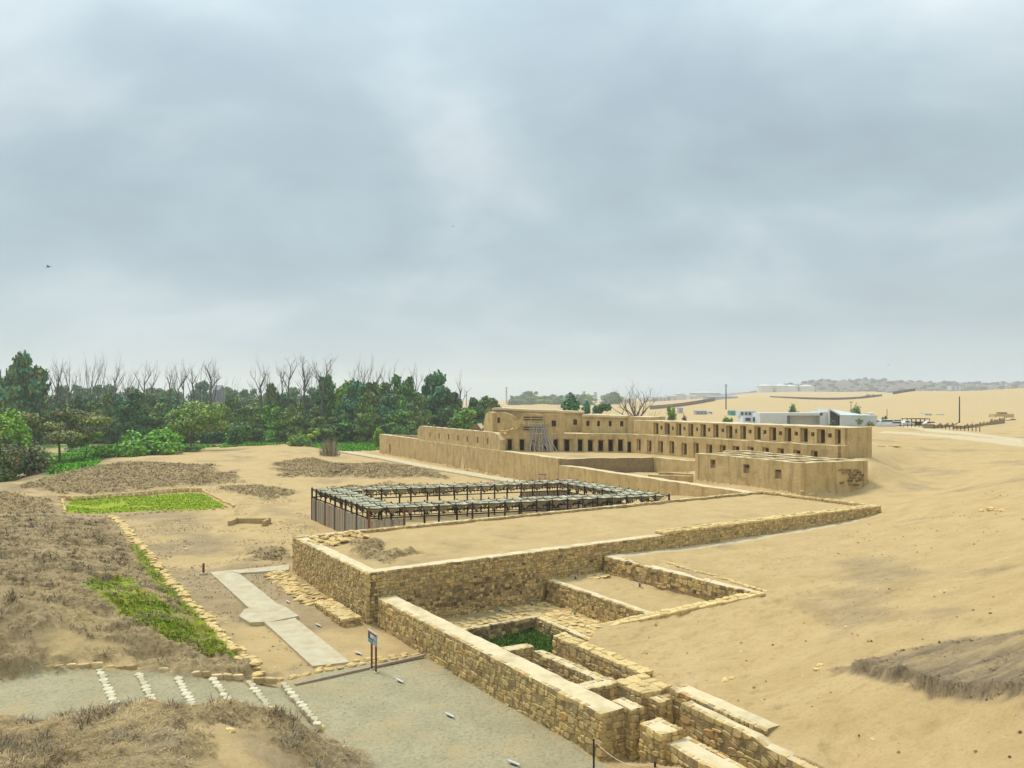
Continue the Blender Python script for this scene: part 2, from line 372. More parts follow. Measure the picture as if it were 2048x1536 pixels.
SB = [(21.6,92.0),(28.85,78.0),(37.0,81.1),(29.75,95.1)]  # the small building in front

def ground(X, Y, noise=True):
    shp = np.shape(X); X = np.asarray(X, float).ravel(); Y = np.asarray(Y, float).ravel()
    h = base_h(X, Y); u, v = toL(X, Y)
    near = Y < 140
    m = near & inpoly(X, Y, court_poly); h[m] = ZC
    m = near & inpoly(X, Y, low_poly); h[m] = np.where(h[m] < 2.2, 1.6, h[m]); h[m] = np.minimum(h[m], 2.6)
    m = near & inpoly(X, Y, SB); h[m] = 2.6
    near = Y < 80
    d = np.clip(polydist(X[near], Y[near], steps_poly)/.5, 0, 1) if near.any() else 0
    if near.any():
        lv = np.clip(np.ceil((U_STEP0 - u[near])/D_STEP), 0, N_STEP)*.15
        h[near] = h[near]*(1-d) + lv*d
    for poly, z in ((pit_poly, PIT_Z), (strip_poly, STRIP_Z), (pool_poly, POOL_Z), (trench_poly, 0.0), (plat_poly, 2.62)):
        m = near & inpoly(X, Y, poly); h[m] = z
    return h.reshape(shp)

# what covers the ground, as areas read off the photograph
weed_poly = [at(px, py, 2.62)[:2] for px, py in ((695,1093),(735,1080),(770,1092),(835,1106),(800,1122),(765,1136),(735,1120))]
front_poly = [(-28,25.6),(-15.2,25.2),(-12.5,25.8),(-10,26.2),(-8,26.7),(-6.3,26.7),(-4.9,25.8),(-4.1,24),(-4.2,21),(-4.4,15),(-28,15)]
brush_polys = [gpoly(p) for p in [
 [(-300,1040),(0,1035),(110,1032),(225,1045),(285,1115),(330,1165),(385,1230),(445,1285),(520,1345),(545,1362),(200,1330),(0,1358),(-300,1380)],
 [(1,1),(2,2),(3,1)],
 [(30,975),(120,945),(240,925),(430,930),(420,970),(250,985),(100,985)],
 [(545,925),(620,915),(720,935),(690,955),(560,955)],
 [(650,928),(760,925),(860,940),(900,960),(760,958),(660,950)],
 [(660,975),(780,966),(900,975),(900,992),(760,985)],
 [(380,948),(470,942),(480,965),(380,968)],[(430,975),(520,968),(600,985),(540,1000)],
 [(500,1100),(575,1095),(570,1120),(510,1125)],
 [(-300,990),(0,985),(100,1000),(110,1025),(0,1030),(-300,1030)],
 [(1672,1338),(1760,1312),(1900,1280),(2048,1262),(2300,1235),(2300,1370),(2048,1384),(1900,1388),(1810,1362),(1700,1336)],
 ]]
brush_polys.insert(1, front_poly); brush_polys[2] = weed_poly
bare_polys = [[(-9.4,21.7),(-7.5,22.6),(-5.8,22.3),(-5.0,21),(-4.7,18.3),(-7.0,18.3),(-7.9,20.3)]] + [gpoly(p) for p in [[(40,1262),(130,1250),(190,1275),(140,1300),(60,1295)], [(165,1275),(230,1265),(240,1300),(180,1300)]]]
green_polys = [gpoly(p) for p in [
 [(165,1172),(255,1160),(320,1205),(400,1262),(455,1308),(400,1302),(330,1285),(260,1240)],
 [(262,1100),(285,1098),(350,1165),(440,1262),(480,1312),(455,1310),(370,1235),(300,1160)],
 [(128,1027),(142,998),(405,988),(455,1017)],
 ]]
field_polys = [gpoly(p) for p in [
 [(90,935),(120,908),(210,905),(190,935),(100,950)], [(440,896),(450,884),(520,880),(640,884),(560,888)], [(600,890),(640,884),(762,884),(770,900),(700,903),(640,897)],
 [(130,905),(160,893),(400,889),(440,893),(330,903)],
 ]]
gravel_poly = [gp(*p) for p in [(700,1330),(855,1312),(1240,1536),(1240,1640),(690,1640),(740,1536),(650,1470),(560,1368)]]
path_polys = [[at(*p)[:2] for p in q] for q in [
 [(420,1147,.2),(470,1145,.2),(700,1328,0),(625,1338,0)], [(455,1146,.2),(578,1132,.45),(578,1142,.45),(480,1153,.2)],
 [(478,1235,.1),(490,1222,.1),(560,1215,.1),(572,1221,.08),(598,1240,.05),(545,1248,.05),(500,1250,.05)]]]

# the ground itself: one sheet in a fan of cells that grow with distance, out to the horizon
_t = np.concatenate([np.linspace(-6,-.9,16,endpoint=False), np.linspace(-.9,-.7,50,endpoint=False), np.linspace(-.7,.7,620,endpoint=False), np.linspace(.7,.9,50,endpoint=False), np.linspace(.9,6,17)])
def _geo(a, b, n): return np.exp(np.linspace(math.log(a), math.log(b), n, endpoint=False))
_y = np.concatenate([_geo(2,15,45), _geo(15,24,90), _geo(24,62,350), _geo(62,135,190), _geo(135,300,60), _geo(300,2600,110), _geo(2600,4200,6)])
GX = (_t[None,:]*_y[:,None]); GY = np.repeat(_y[:,None], len(_t), 1)
# cells that would only lie outside 4 km are pulled in
GX = np.clip(GX, -4200, 4200)
GZ = ground(GX, GY)
def softmask(polys, w, wob=1.0, sc=.8, seed=3):
    X, Y = GX.ravel(), GY.ravel(); out = np.zeros(len(X)); wn_ = (fbm(X*sc, Y*sc, 4, seed)-.5)*2
    for p in polys:
        P = np.array([q[:2] for q in p]); pad = 8
        s = (X > P[:,0].min()-pad) & (X < P[:,0].max()+pad) & (Y > P[:,1].min()-pad) & (Y < P[:,1].max()+pad)
        if not s.any(): continue
        k = w*max(1, P[:,1].mean()/60)
        d = polydist(X[s], Y[s], p) + wn_[s]*wob*k*2
        out[s] = np.maximum(out[s], np.clip(d/k+.5, 0, 1))
    return out.reshape(GX.shape)
m_brush = softmask(brush_polys, .5, 1.2)*np.clip((fbm(GX*.55, GY*.55, 4, 303)-.33)*7, .45, 1)
m_bare = softmask(bare_polys, .4, 1.0, seed=5); m_brush = m_brush*(1-m_bare)
bankzone = (GX > 5) & (GY < 40); m_bank = np.where(bankzone, m_brush, 0); m_brush = np.where(bankzone, 0, m_brush)
m_green = softmask(green_polys, .35, .9, seed=8); m_field = np.maximum(softmask(field_polys, .8, .8, seed=9), np.clip((-.37-GX/GY)*25, 0, 1)*((GY > 116) & (GY < 207))*np.clip((.25-GZ)*3, 0, 1)*np.clip((fbm(GX*.12, GY*.12, 3, 19)-.36)*6, 0, 1)*.8)
gu, gv = toL(GX, GY)
m_grav = np.clip(np.maximum(softmask([gravel_poly], .25, .5, seed=4), softmask([steps_poly], .2, .4, seed=4)), 0, 1)
m_grav = m_grav*(1 - m_brush)
m_pale = softmask([gpoly([(1195,1113),(1560,1066),(1640,1050),(1760,1030),(1600,1064),(1290,1108),(1230,1118)]), gpoly([(1755,866),(1770,862),(2048,882),(2048,893)]),gpoly([(1760,850),(1860,857),(2048,878),(2048,884),(1850,862)])], .3, .3, seed=6)
# fine shape of the ground
X_, Y_ = GX, GY
far = np.clip(1-(Y_-60)/400, 0, 1)
GZ = GZ + (fbm(X_*.9, Y_*.9, 4, 21)-.5)*.16*far*(1-m_grav*.9) + (fbm(X_*.22, Y_*.22, 3, 31)-.5)*.35*far*np.clip((Y_-44)/60,0,1)*(~inpoly(X_, Y_, court_poly))*(~inpoly(X_, Y_, plat_poly))
lump = np.abs(fbm(X_*.75, Y_*.75, 4, 41)-.5)*2
GZ = GZ + m_brush*(.36 - lump*1.2)*np.clip(Y_/45,.55,1.0)*np.where(Y_ > 62, .8, 1)*(GX < 15) + m_green*.08*fbm(X_*3, Y_*3, 3, 44)
# footprints and wind marks on the sand slope
sand = (gu > 5) & (gv < 0) & (Y_ > 14) & (Y_ < 75)
fp = np.clip(fbm(X_*2.6, Y_*2.6, 2, 61)-.60, 0, 1)*1.0
trail = np.zeros(GX.shape)
for pts in ([(1480,1225),(1650,1222),(1800,1232),(1960,1245),(2048,1240)],[(1260,1310),(1400,1265),(1560,1200),(1700,1160)],[(1330,1350),(1500,1330),(1640,1240),(1800,1180),(2000,1150)],[(1650,1500),(1750,1470),(1900,1450)]):
    W_ = [gp(*p) for p in pts]
    for a_, b_ in zip(W_, W_[1:]):
        L_ = math.hypot(b_[0]-a_[0], b_[1]-a_[1]); n_ = int(L_/.62)
        for i in range(n_):
            f_ = i/n_; x_, y_ = a_[0]+(b_[0]-a_[0])*f_+rng.uniform(-.15,.15), a_[1]+(b_[1]-a_[1])*f_+rng.uniform(-.15,.15)
            r0, r1 = np.searchsorted(_y, (y_-.7, y_+.7)); c0, c1 = np.searchsorted(_t, ((x_-.7)/y_, (x_+.7)/y_))
            dd_ = ((GX[r0:r1,c0:c1]-x_)/.19)**2+((GY[r0:r1,c0:c1]-y_)/.26)**2
            trail[r0:r1,c0:c1] += rng.uniform(.06,.12)*np.exp(-dd_) - .035*np.exp(-(np.sqrt(dd_)-1.7)**2*3)
GZ = GZ - trail
GZ = GZ - fp*.32*sand*(1-m_brush) - np.clip(vnoise(X_*.8+5, Y_*3.1, 62)-.74, 0, 1)*.35*sand
# the undercut bank on the right: a sharp little scarp along the lower edge of the dark strip
bk = brush_polys[-1]; sX = (X_ > 5) & (X_ < 40) & (Y_ > 14) & (Y_ < 40)
bd = np.zeros(GX.shape); bd[sX] = polydist(X_[sX], Y_[sX], bk) + (fbm(X_[sX]*1.7, Y_[sX]*1.7, 4, 71)-.5)*.8
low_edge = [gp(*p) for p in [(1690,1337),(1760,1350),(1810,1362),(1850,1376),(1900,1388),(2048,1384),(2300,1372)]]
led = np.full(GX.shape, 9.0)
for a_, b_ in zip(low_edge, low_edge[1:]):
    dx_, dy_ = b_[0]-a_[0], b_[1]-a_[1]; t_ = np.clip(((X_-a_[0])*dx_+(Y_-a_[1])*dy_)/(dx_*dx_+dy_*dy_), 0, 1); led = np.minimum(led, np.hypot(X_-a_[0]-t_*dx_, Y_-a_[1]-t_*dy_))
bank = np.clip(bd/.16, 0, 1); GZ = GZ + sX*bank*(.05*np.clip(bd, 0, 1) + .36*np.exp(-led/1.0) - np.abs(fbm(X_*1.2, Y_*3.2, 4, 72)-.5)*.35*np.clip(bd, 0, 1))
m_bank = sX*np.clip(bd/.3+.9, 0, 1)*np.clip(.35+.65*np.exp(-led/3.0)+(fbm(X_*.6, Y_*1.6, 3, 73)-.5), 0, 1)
# uneven tops on far ground
GZ = GZ + np.where(Y_ > 1350, (fbm(X_*.02, Y_*.02, 4, 81)-.5)*9*np.clip((Y_-1350)/400,0,1)*(X_ > 500), 0)

ny, nx = GX.shape
idx = np.arange(ny*nx).reshape(ny, nx)
quads = np.stack([idx[:-1,:-1], idx[:-1,1:], idx[1:,1:], idx[1:,:-1]], -1).reshape(-1, 4)
gm = bpy.data.materials.new('dry_ground'); gm.use_nodes = True
gN, gL = gm.node_tree.nodes, gm.node_tree.links
gb = gN['Principled BSDF']; gb.inputs['Roughness'].default_value = .95; gb.inputs['Specular IOR Level'].default_value = .1
gpos = gN.new('ShaderNodeNewGeometry').outputs['Position']
def gnoise(sc, det=5, ro=.6, stretch=None):
    n = gN.new('ShaderNodeTexNoise'); n.inputs['Scale'].default_value = sc; n.inputs['Detail'].default_value = det; n.inputs['Roughness'].default_value = ro
    if stretch:
        mpp = gN.new('ShaderNodeMapping'); mpp.inputs['Scale'].default_value = stretch; gL.new(gpos, mpp.inputs[0]); gL.new(mpp.outputs[0], n.inputs['Vector'])
    else: gL.new(gpos, n.inputs['Vector'])
    return n.outputs[0]
def gmap(x, a, b, c0=0, c1=1):
    r = gN.new('ShaderNodeMapRange'); r.inputs[1].default_value = a; r.inputs[2].default_value = b; r.inputs[3].default_value = c0; r.inputs[4].default_value = c1; gL.new(x, r.inputs[0]); return r.outputs[0]
def gmix(f, a, b):
    m = gN.new('ShaderNodeMix'); m.data_type = 'RGBA'
    if isinstance(f, float): m.inputs[0].default_value = f
    else: gL.new(f, m.inputs[0])
    for s, x in ((6, a), (7, b)):
        if isinstance(x, tuple): m.inputs[s].default_value = (*x, 1)
        else: gL.new(x, m.inputs[s])
    return m.outputs[2]
def gatt(n):
    a = gN.new('ShaderNodeAttribute'); a.attribute_name = n; return a.outputs['Fac']
def gmul(a, b):
    m = gN.new('ShaderNodeMath'); m.operation = 'MULTIPLY'; gL.new(a, m.inputs[0]); gL.new(b, m.inputs[1]); return m.outputs[0]
big = gnoise(.07, 6, .6); mid = gnoise(.55, 7, .65); fine = gnoise(7, 6, .7); grain = gnoise(42, 3, .7)
sandc = gmix(gmap(mid, .35, .68), (.56,.40,.195), (.475,.33,.145))
sandc = gmix(gmap(big, .45, .7, 0, .28), sandc, (.47,.34,.165))
sandc = gmix(gmap(fine, .5, .7, 0, .5), sandc, (.35,.25,.12))
sandc = gmix(gmap(grain, .62, .75, 0, .5), sandc, (.25,.185,.10))
drysc = gmix(gmap(mid, .35, .65), (.43,.315,.175), (.31,.22,.115))     # trodden earth with dead weeds
drysc = gmix(gmap(fine, .5, .7, 0, .6), drysc, (.185,.135,.07))
col = gmix(gatt('dry'), sandc, drysc)
brc = gmix(gmap(fine, .35, .65), (.28,.20,.095), (.42,.31,.16))
brc = gmix(gmap(mid, .5, .7, 0, .5), brc, (.16,.115,.06))
col = gmix(gatt('brush'), col, brc)
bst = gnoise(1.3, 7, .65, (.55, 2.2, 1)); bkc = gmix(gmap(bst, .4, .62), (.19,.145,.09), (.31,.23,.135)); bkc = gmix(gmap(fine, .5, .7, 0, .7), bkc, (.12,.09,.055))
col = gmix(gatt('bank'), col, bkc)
grc = gmix(gmap(mid, .35, .62), (.24,.36,.02), (.36,.36,.04)); grc = gmix(gmap(fine, .5, .7, 0, .6), grc, (.05,.10,.012))
col = gmix(gatt('green'), col, grc)
fic = gmix(gmap(mid, .35, .62), (.10,.25,.022), (.06,.17,.02))
col = gmix(gatt('field'), col, fic)
gvc = gmix(gmap(mid, .35, .65), (.47,.405,.25), (.38,.325,.195)); gvc = gmix(gmap(fine, .48, .68, 0, .75), gvc, (.24,.215,.11)); gvc = gmix(gmap(grain, .54, .66, 0, .7), gvc, (.13,.12,.08))
gvc = gmix(gmap(gnoise(.35, 5, .6), .52, .68, 0, .65), gvc, (.47,.355,.185))
col = gmix(gatt('gravel'), col, gvc)
col = gmix(gatt('pale'), col, gmix(gmap(mid, .3, .7), (.60,.50,.32), (.54,.43,.26)))
col = gmix(gatt('town'), col, gmix(gmap(big, .4, .6), (.12,.10,.09), (.17,.135,.11)))
gL.new(col, gb.inputs['Base Color'])
bpn = gN.new('ShaderNodeBump'); bpn.inputs['Distance'].default_value = .12; bpn.inputs['Strength'].default_value = .9
addh = gN.new('ShaderNodeMath'); addh.operation = 'ADD'; gL.new(gnoise(3.2, 8, .62), addh.inputs[0]); gL.new(gmul(grain, gmap(grain, 0, 1, .25, .25)), addh.inputs[1])
gL.new(addh.outputs[0], bpn.inputs['Height']); gL.new(bpn.outputs[0], gb.inputs['Normal'])

me = np_mesh('ground', np.stack([GX.ravel(), GY.ravel(), GZ.ravel()], 1), quads, gm, smooth=True)
# dead-weed earth: the flat ground left of the platform; clean sand everywhere to the right
m_dry = np.clip((-(gu) + 2)/4, 0, 1)*np.clip((fbm(GX*.25, GY*.25, 4, 91)-.33)*5, 0, 1)*np.where(GY < 190, 1, .6)
m_dry = np.maximum(m_dry, np.clip((fbm(GX*.2+9, GY*.2, 4, 92)-.60)*5, 0, .75)*(GY < 300))
m_dry = np.maximum(m_dry, inpoly(GX, GY, pool_poly)*.9)
m_town = np.clip((GY-1400)/60, 0, 1)*(GX > 380)
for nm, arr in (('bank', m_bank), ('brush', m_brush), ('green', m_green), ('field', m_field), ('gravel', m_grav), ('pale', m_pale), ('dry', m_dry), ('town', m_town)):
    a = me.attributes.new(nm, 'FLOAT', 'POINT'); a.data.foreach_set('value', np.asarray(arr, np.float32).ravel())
tag(link('ground', me), kind='structure')

def gz(X, Y):
    """height of the finished ground sheet, read from its own cells"""
    X = np.atleast_1d(np.asarray(X, float)); Y = np.atleast_1d(np.asarray(Y, float)); t = X/Y
    j = np.clip(np.searchsorted(_t, t)-1, 0, nx-2); i = np.clip(np.searchsorted(_y, Y)-1, 0, ny-2)
    a = (t-_t[j])/(_t[j+1]-_t[j]); b = (Y-_y[i])/(_y[i+1]-_y[i])
    return (GZ[i,j]*(1-a)+GZ[i,j+1]*a)*(1-b) + (GZ[i+1,j]*(1-a)+GZ[i+1,j+1]*a)*b
def g1(X, Y): return float(gz(X, Y)[0])
def on(px, py):
    """the spot of finished ground seen there"""
    X, Y = gp(px, py); return (X, Y, g1(X, Y))
# ------------------------------------------------------------------ stone walls, stone by stone
def stone_tint(dark=0.0):
    r = rng.random()
    b = rng.uniform(.78, 1.16)
    if r < .62: t = (b, b*rng.uniform(.95,1.0), b*rng.uniform(.84,.98))
    elif r < .78: t = (b*1.08, b*1.03, b*.98)
    elif r < .88: t = (b*.78, b*.77, b*.82)
    elif r < .95: t = (b*.98, b*.82, b*.68)
    else: t = (b*.6, b*.56, b*.6)
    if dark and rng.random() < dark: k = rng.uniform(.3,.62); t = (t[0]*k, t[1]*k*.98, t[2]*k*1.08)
    return t
def stone_shape(quad, depth, proud, bev):
    """quad: four (s,h) corners -> outline with cut corners; returns verts (s,h,d) with d outward, faces"""
    q = [np.array(p, float) for p in quad]; out = []
    for i in range(4):
        a, b, c_ = q[i-1], q[i], q[(i+1) % 4]
        f1, f2 = rng.uniform(.10,.30), rng.uniform(.10,.30)
        out.append(b + (a-b)*f1*.9); out.append(b + (c_-b)*f2*.9)
    ctr = sum(out)/8
    out = [p + np.array((rng.uniform(-1,1), rng.uniform(-1,1)))*bev*.4 for p in out]
    V = []; n = 8; tilt = (rng.uniform(-.12,.12), rng.uniform(-.12,.12))
    for ring, (k, d) in enumerate(((0, -depth), (0, proud-bev*.8), (1, proud))):
        for p in out:
            w = p if not k else ctr + (p-ctr)*(1 - min(.3, bev*1.4/max(.08, np.linalg.norm(p-ctr))))
            dd = d + ((p-ctr) @ np.array(tilt) if k else 0)
            V.append((w[0], w[1], dd))
    Fc = []
    for r_ in range(2):
        for i in range(n): Fc.append((r_*n+i, r_*n+(i+1)%n, (r_+1)*n+(i+1)%n, (r_+1)*n+i))
    Fc.append(tuple(2*n+i for i in range(n)))
    return V, Fc
SINGLES = 300
def face_stones(L, zb, zt, size, out, map_, dark=None, irregular=1.0):
    """stones filling a face of length L between the lines zb(s) and zt(s); map_(s,h,d) gives a point"""
    w0, h0 = size[0]*.78, size[1]*.80; hmax = max(zt(s)-zb(s) for s in (0, L/2, L)); n = max(1, round(hmax/h0)); ch = hmax/n
    ph = [rng.uniform(0, 99) for _ in range(n+1)]
    def line(k, s):
        if k == 0: return zt(s)
        return zt(s) - k*ch + (float(vnoise(s*1.7+ph[k], ph[k], 5))-.5)*ch*.85*irregular
    for k in range(n):
        s = 0.0; first = True
        while s < L-.02:
            w = w0*rng.uniform(.55,1.55) if not (first and k % 2) else w0*.5
            first = False
            if L - s - w < w0*.4: w = L - s
            e = min(L, s+w); mid = (s+e)/2
            if line(k, mid) > zb(mid)+.03:
                g = .009; j0 = rng.uniform(-.05,.05)*w0*2 if s > 0 else 0; j1 = rng.uniform(-.05,.05)*w0*2 if e < L else 0
                tall = 1
                b0 = max(line(k+1, s+.01), zb(s)-.12); b1 = max(line(k+1, e-.01), zb(e)-.12)
                top0, top1 = line(k, s+.01)-g, line(k, e-.01)-g
                if k == 0: dz = rng.uniform(-.022,.012); top0 += dz; top1 += dz
                q = [(s+g-j0, b0+g), (e-g-j1, b1+g), (e-g+j1, top1), (s+g+j0, top0)]
                # now and then one stone fills the course with two flat ones
                parts = [q]
                if rng.random() < .12 and k:
                    m0, m1 = (q[0][1]+q[3][1])/2, (q[1][1]+q[2][1])/2
                    parts = [[q[0], q[1], (e-g, m1-g), (s+g, m0-g)], [(s+g, m0+g), (e-g, m1+g), q[2], q[3]]]
                for qq in parts:
                    V, Fc = stone_shape(qq, .16, rng.uniform(.0,.07), .022)
                    P = [map_(*v) for v in V]
                    out.append((P, Fc, stone_tint(dark(mid, (qq[0][1]+qq[2][1])/2) if dark else 0)))
            s = e
def wall(name, label, cat, A, B, th, zb, zt, faces='LRSE', size=(.34,.25), group=None, dark=None, cap=True, top='cap', singles=SINGLES, parent=None, ragged=0.0):
    """a dressed-stone wall from A to B (centre line). faces: L/R long sides (left/right of A->B), S/E ends, T flat stones over the top.
       zb, zt: (value at A, value at B) or functions of s"""
    A = np.array(A, float); B = np.array(B, float); d = B-A; L = float(np.linalg.norm(d)); d /= L; nrm = np.array((-d[1], d[0]))
    fb = zb if callable(zb) else (lambda s: zb[0]+(zb[1]-zb[0])*s/L)
    ft = zt if callable(zt) else (lambda s: zt[0]+(zt[1]-zt[0])*s/L)
    base = np.array((A[0], A[1], fb(0)))
    root = parent or thing(name, tuple(base), label, cat, group)
    base = np.array(root.location)
    P = lambda s, o, z: np.array((A[0]+d[0]*s+nrm[0]*o, A[1]+d[1]*s+nrm[1]*o, z)) - base
    h = th/2; stones = []
    if 'L' in faces: face_stones(L, fb, ft, size, stones, lambda s, z, o: P(s, h-.06+o, z), dark)
    if 'R' in faces: face_stones(L, lambda s: fb(L-s), lambda s: ft(L-s), size, stones, lambda s, z, o: P(L-s, -h+.06-o, z), None if not dark else (lambda s, z: dark(L-s, z)))
    if 'S' in faces: face_stones(th-.1, lambda s: fb(0), lambda s: ft(0), size, stones, lambda s, z, o: P(.06-o, h-.05-s if False else -h+.05+ (th-.1-s), z), dark and (lambda s, z: dark(0, z)))
    if 'E' in faces: face_stones(th-.1, lambda s: fb(L), lambda s: ft(L), size, stones, lambda s, z, o: P(L-.06+o, -h+.05+s, z), dark and (lambda s, z: dark(L, z)))
    if 'T' in faces:
        nrow = max(1, round(th/.42))
        for r_ in range(nrow):
            s = 0
            while s < L-.05:
                w = rng.uniform(.28,.6); e = min(L, s+w)
                o0, o1 = -h+th*r_/nrow, -h+th*(r_+1)/nrow
                V, Fc = stone_shape([(s+.012, o0+.012), (e-.012, o0+.012), (e-.012, o1-.012), (s+.012, o1-.012)], .12, rng.uniform(.0,.07), .025)
                b = rng.uniform(1.0,1.3)
                stones.append(([P(v[0], v[1], ft(min(L,max(0,v[0])))+v[2]-.01) for v in V], Fc, (b, b*.98, b*.92)))
                s = e
    # core of mud with an uneven capping
    ns = max(2, int(L/.35)); no = max(2, int(th/.3)); V = []; Fc = []; i_ = lambda a, b: a*(no+1)+b
    for a in range(ns+1):
        s = L*a/ns; si = min(max(s, .05), L-.05)
        for b in range(no+1):
            o = (-h+.05)+(th-.1)*b/no
            x, y = A[0]+d[0]*s, A[1]+d[1]*s
            bmp = (float(fbm(x*1.4+o*2, y*1.4-o*2, 3, 15))-.5)*.09 + (float(vnoise(x*3.7+o*4, y*3.7, 16))-.5)*.03
            V.append(P(si, o, ft(s)-.025+bmp))
    nb = len(V)
    for a in range(ns+1):
        s = min(max(L*a/ns, .05), L-.05); V.append(P(s, -h+.05, fb(s)-.3)); V.append(P(s, h-.05, fb(s)-.3))
    for a in range(ns):
        for b in range(no): Fc.append((i_(a,b), i_(a+1,b), i_(a+1,b+1), i_(a,b+1)))
    ntop = len(Fc)
    for a in range(ns):
        Fc.append((nb+2*a, nb+2*a+2, i_(a+1,0), i_(a,0))); Fc.append((nb+2*a+3, nb+2*a+1, i_(a,no), i_(a+1,no)))
    Fc.append((nb+1, nb) + tuple(i_(0,b) for b in range(no+1))); Fc.append((nb+2*ns, nb+2*ns+1) + tuple(i_(ns,b) for b in range(no,-1,-1)))
    core = MB(); core.add(V, Fc[:ntop], mi=1); core.f += [tuple(f) for f in Fc[ntop:]]; core.m += [0]*(len(Fc)-ntop)
    core.build('mortar_core', [M_MORTAR, M_CAP], root)
    # nearest stones singly, the rest joined
    cpos = base
    stones.sort(key=lambda st: float(np.linalg.norm(np.mean(st[0], 0)+cpos-np.array((0,0,CAMZ)))))
    for Pv, Fcs, tnt in stones[:singles]:
        ctr = np.mean(Pv, 0); m = MB(); m.add([p-ctr for p in Pv], Fcs, tnt); m.build('stone', M_STONE, root, tuple(ctr))
    if len(stones) > singles:
        m = MB()
        for Pv, Fcs, tnt in stones[singles:]: m.add(Pv, Fcs, tnt)
        tag(m.build('distant_stones', M_STONE, root), kind='stuff')
    return root

def rock_mesh(seed, flat=.6, mats=None, tint=(1,1,1)):
    r_ = random.Random(seed); m = MB(); V = []
    n = 7
    for zi, (z, k) in enumerate(((-.5,.75),(-.1,1.0),(.3,.85),(.5,.45))):
        for i in range(n):
            a = 2*math.pi*(i+.35*zi)/n; q = k*r_.uniform(.75,1.15)*.5; V.append((q*math.cos(a), q*math.sin(a), z*flat*r_.uniform(.85,1.15)))
    Fc = []
    for k in range(3):
        for i in range(n): Fc.append((k*n+i, k*n+(i+1)%n, (k+1)*n+(i+1)%n, (k+1)*n+i))
    Fc.append(tuple(3*n+i for i in range(n))); Fc.append(tuple(range(n-1,-1,-1)))
    m.add(V, Fc, tint); return m.mesh('rock', mats or M_STONE)
ROCKS = [rock_mesh(s, f, tint=t) for s, f, t in ((1,.5,(1.25,1.22,1.15)),(2,.4,(1.15,1.1,1.0)),(3,.55,(1.3,1.28,1.22)),(4,.35,(1.05,1.0,.92)),(5,.6,(1.2,1.15,1.05)))]

def slab_mesh(seed, tint):
    r_ = random.Random(seed); m = MB(); V = []; n = 8
    rr = [r_.uniform(.8,1.15) for _ in range(n)]
    for z, k in ((-.5,.95),(.36,1.0),(.5,.88)):
        for i in range(n): a = 2*math.pi*(i+.5)/n; c_, s_ = math.cos(a), math.sin(a); q = .5*k*rr[i]/max(abs(c_),abs(s_))**.7; V.append((q*c_, q*s_, z+r_.uniform(-.04,.04)))
    Fc = [(k*n+i, k*n+(i+1)%n, (k+1)*n+(i+1)%n, (k+1)*n+i) for k in range(2) for i in range(n)]+[tuple(2*n+i for i in range(n)), tuple(range(n-1,-1,-1))]
    m.add(V, Fc, tint); return m.mesh('slab', M_STONE)
WROCKS = [slab_mesh(s+20, t) for s, f, t in ((1,.5,(1.05,1.22,1.75)),(2,.45,(.88,1.02,1.4)),(3,.5,(1.1,1.3,1.9)))]
KROCKS = [slab_mesh(s+40, t) for s, t in ((1,(1.0,1.0,1.1)),(2,(.8,.78,.8)),(3,(1.25,1.25,1.4)))]
# --- the stone platform
pl = lambda u, v: LC(u, v)
wall('stone_retaining_wall', 'tall end wall of the stone platform, facing the concrete path and stone bench', 'stone wall', pl(.45,.0), pl(.45,13.0), .9, (0,.45), (2.72,2.72), 'L', (.27,.22), 'walls of the stone platform')
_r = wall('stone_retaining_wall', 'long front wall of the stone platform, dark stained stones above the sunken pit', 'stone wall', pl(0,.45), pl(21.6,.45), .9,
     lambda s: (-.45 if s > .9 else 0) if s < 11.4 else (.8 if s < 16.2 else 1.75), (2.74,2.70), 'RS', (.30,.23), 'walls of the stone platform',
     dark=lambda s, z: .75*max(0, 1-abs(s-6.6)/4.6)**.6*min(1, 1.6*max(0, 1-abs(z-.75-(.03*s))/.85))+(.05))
wall('stone_retaining_wall', 'low far stretch of the platform front wall, half buried in sand beside the pale path', 'stone wall', pl(21.5,.55), pl(46.5,.55), 1.1, (1.7,1.9), (2.88,2.84), 'RSET', (.36,.25), 'walls of the stone platform', singles=300)
wall('stone_kerb_wall', 'thin pale stone kerb along the back edge of the sandy platform top', 'stone kerb', pl(46.4,12.4), pl(.1,12.7), .55, (2.2,.4), (2.86,2.78), 'RLS', (.40,.22), 'walls of the stone platform', singles=160)
wall('stone_kerb_wall', 'short stone kerb at the far right end of the platform, towards the small mud building', 'stone kerb', pl(46.25,.4), pl(46.25,12.6), .6, (1.9,2.2), (2.86,2.86), 'RLT', (.38,.24), 'walls of the stone platform', singles=120)
# flat stones of the far left corner of the platform and the rubble beside them
t = thing('corner_paving', (*pl(1.8,11.2), 2.7), 'pale flat stones and rubble on the far left corner of the platform', 'paving')
for i in range(95):
    u_, v_ = rng.uniform(.5,4.3), rng.uniform(8.6,12.4)
    if u_ > 1.3 and v_ < 8.9+.35*(u_-1): continue
    x, y = pl(u_, v_); s_ = rng.uniform(.3,.6)
    link('stone', rng.choice(ROCKS), t, (x-t.location.x, y-t.location.y, .02+.12*(u_ > 2.2)*rng.random()), (rng.uniform(-.2,.2), rng.uniform(-.2,.2), rng.uniform(0,6)), (s_, s_*rng.uniform(.6,1), s_*.55))
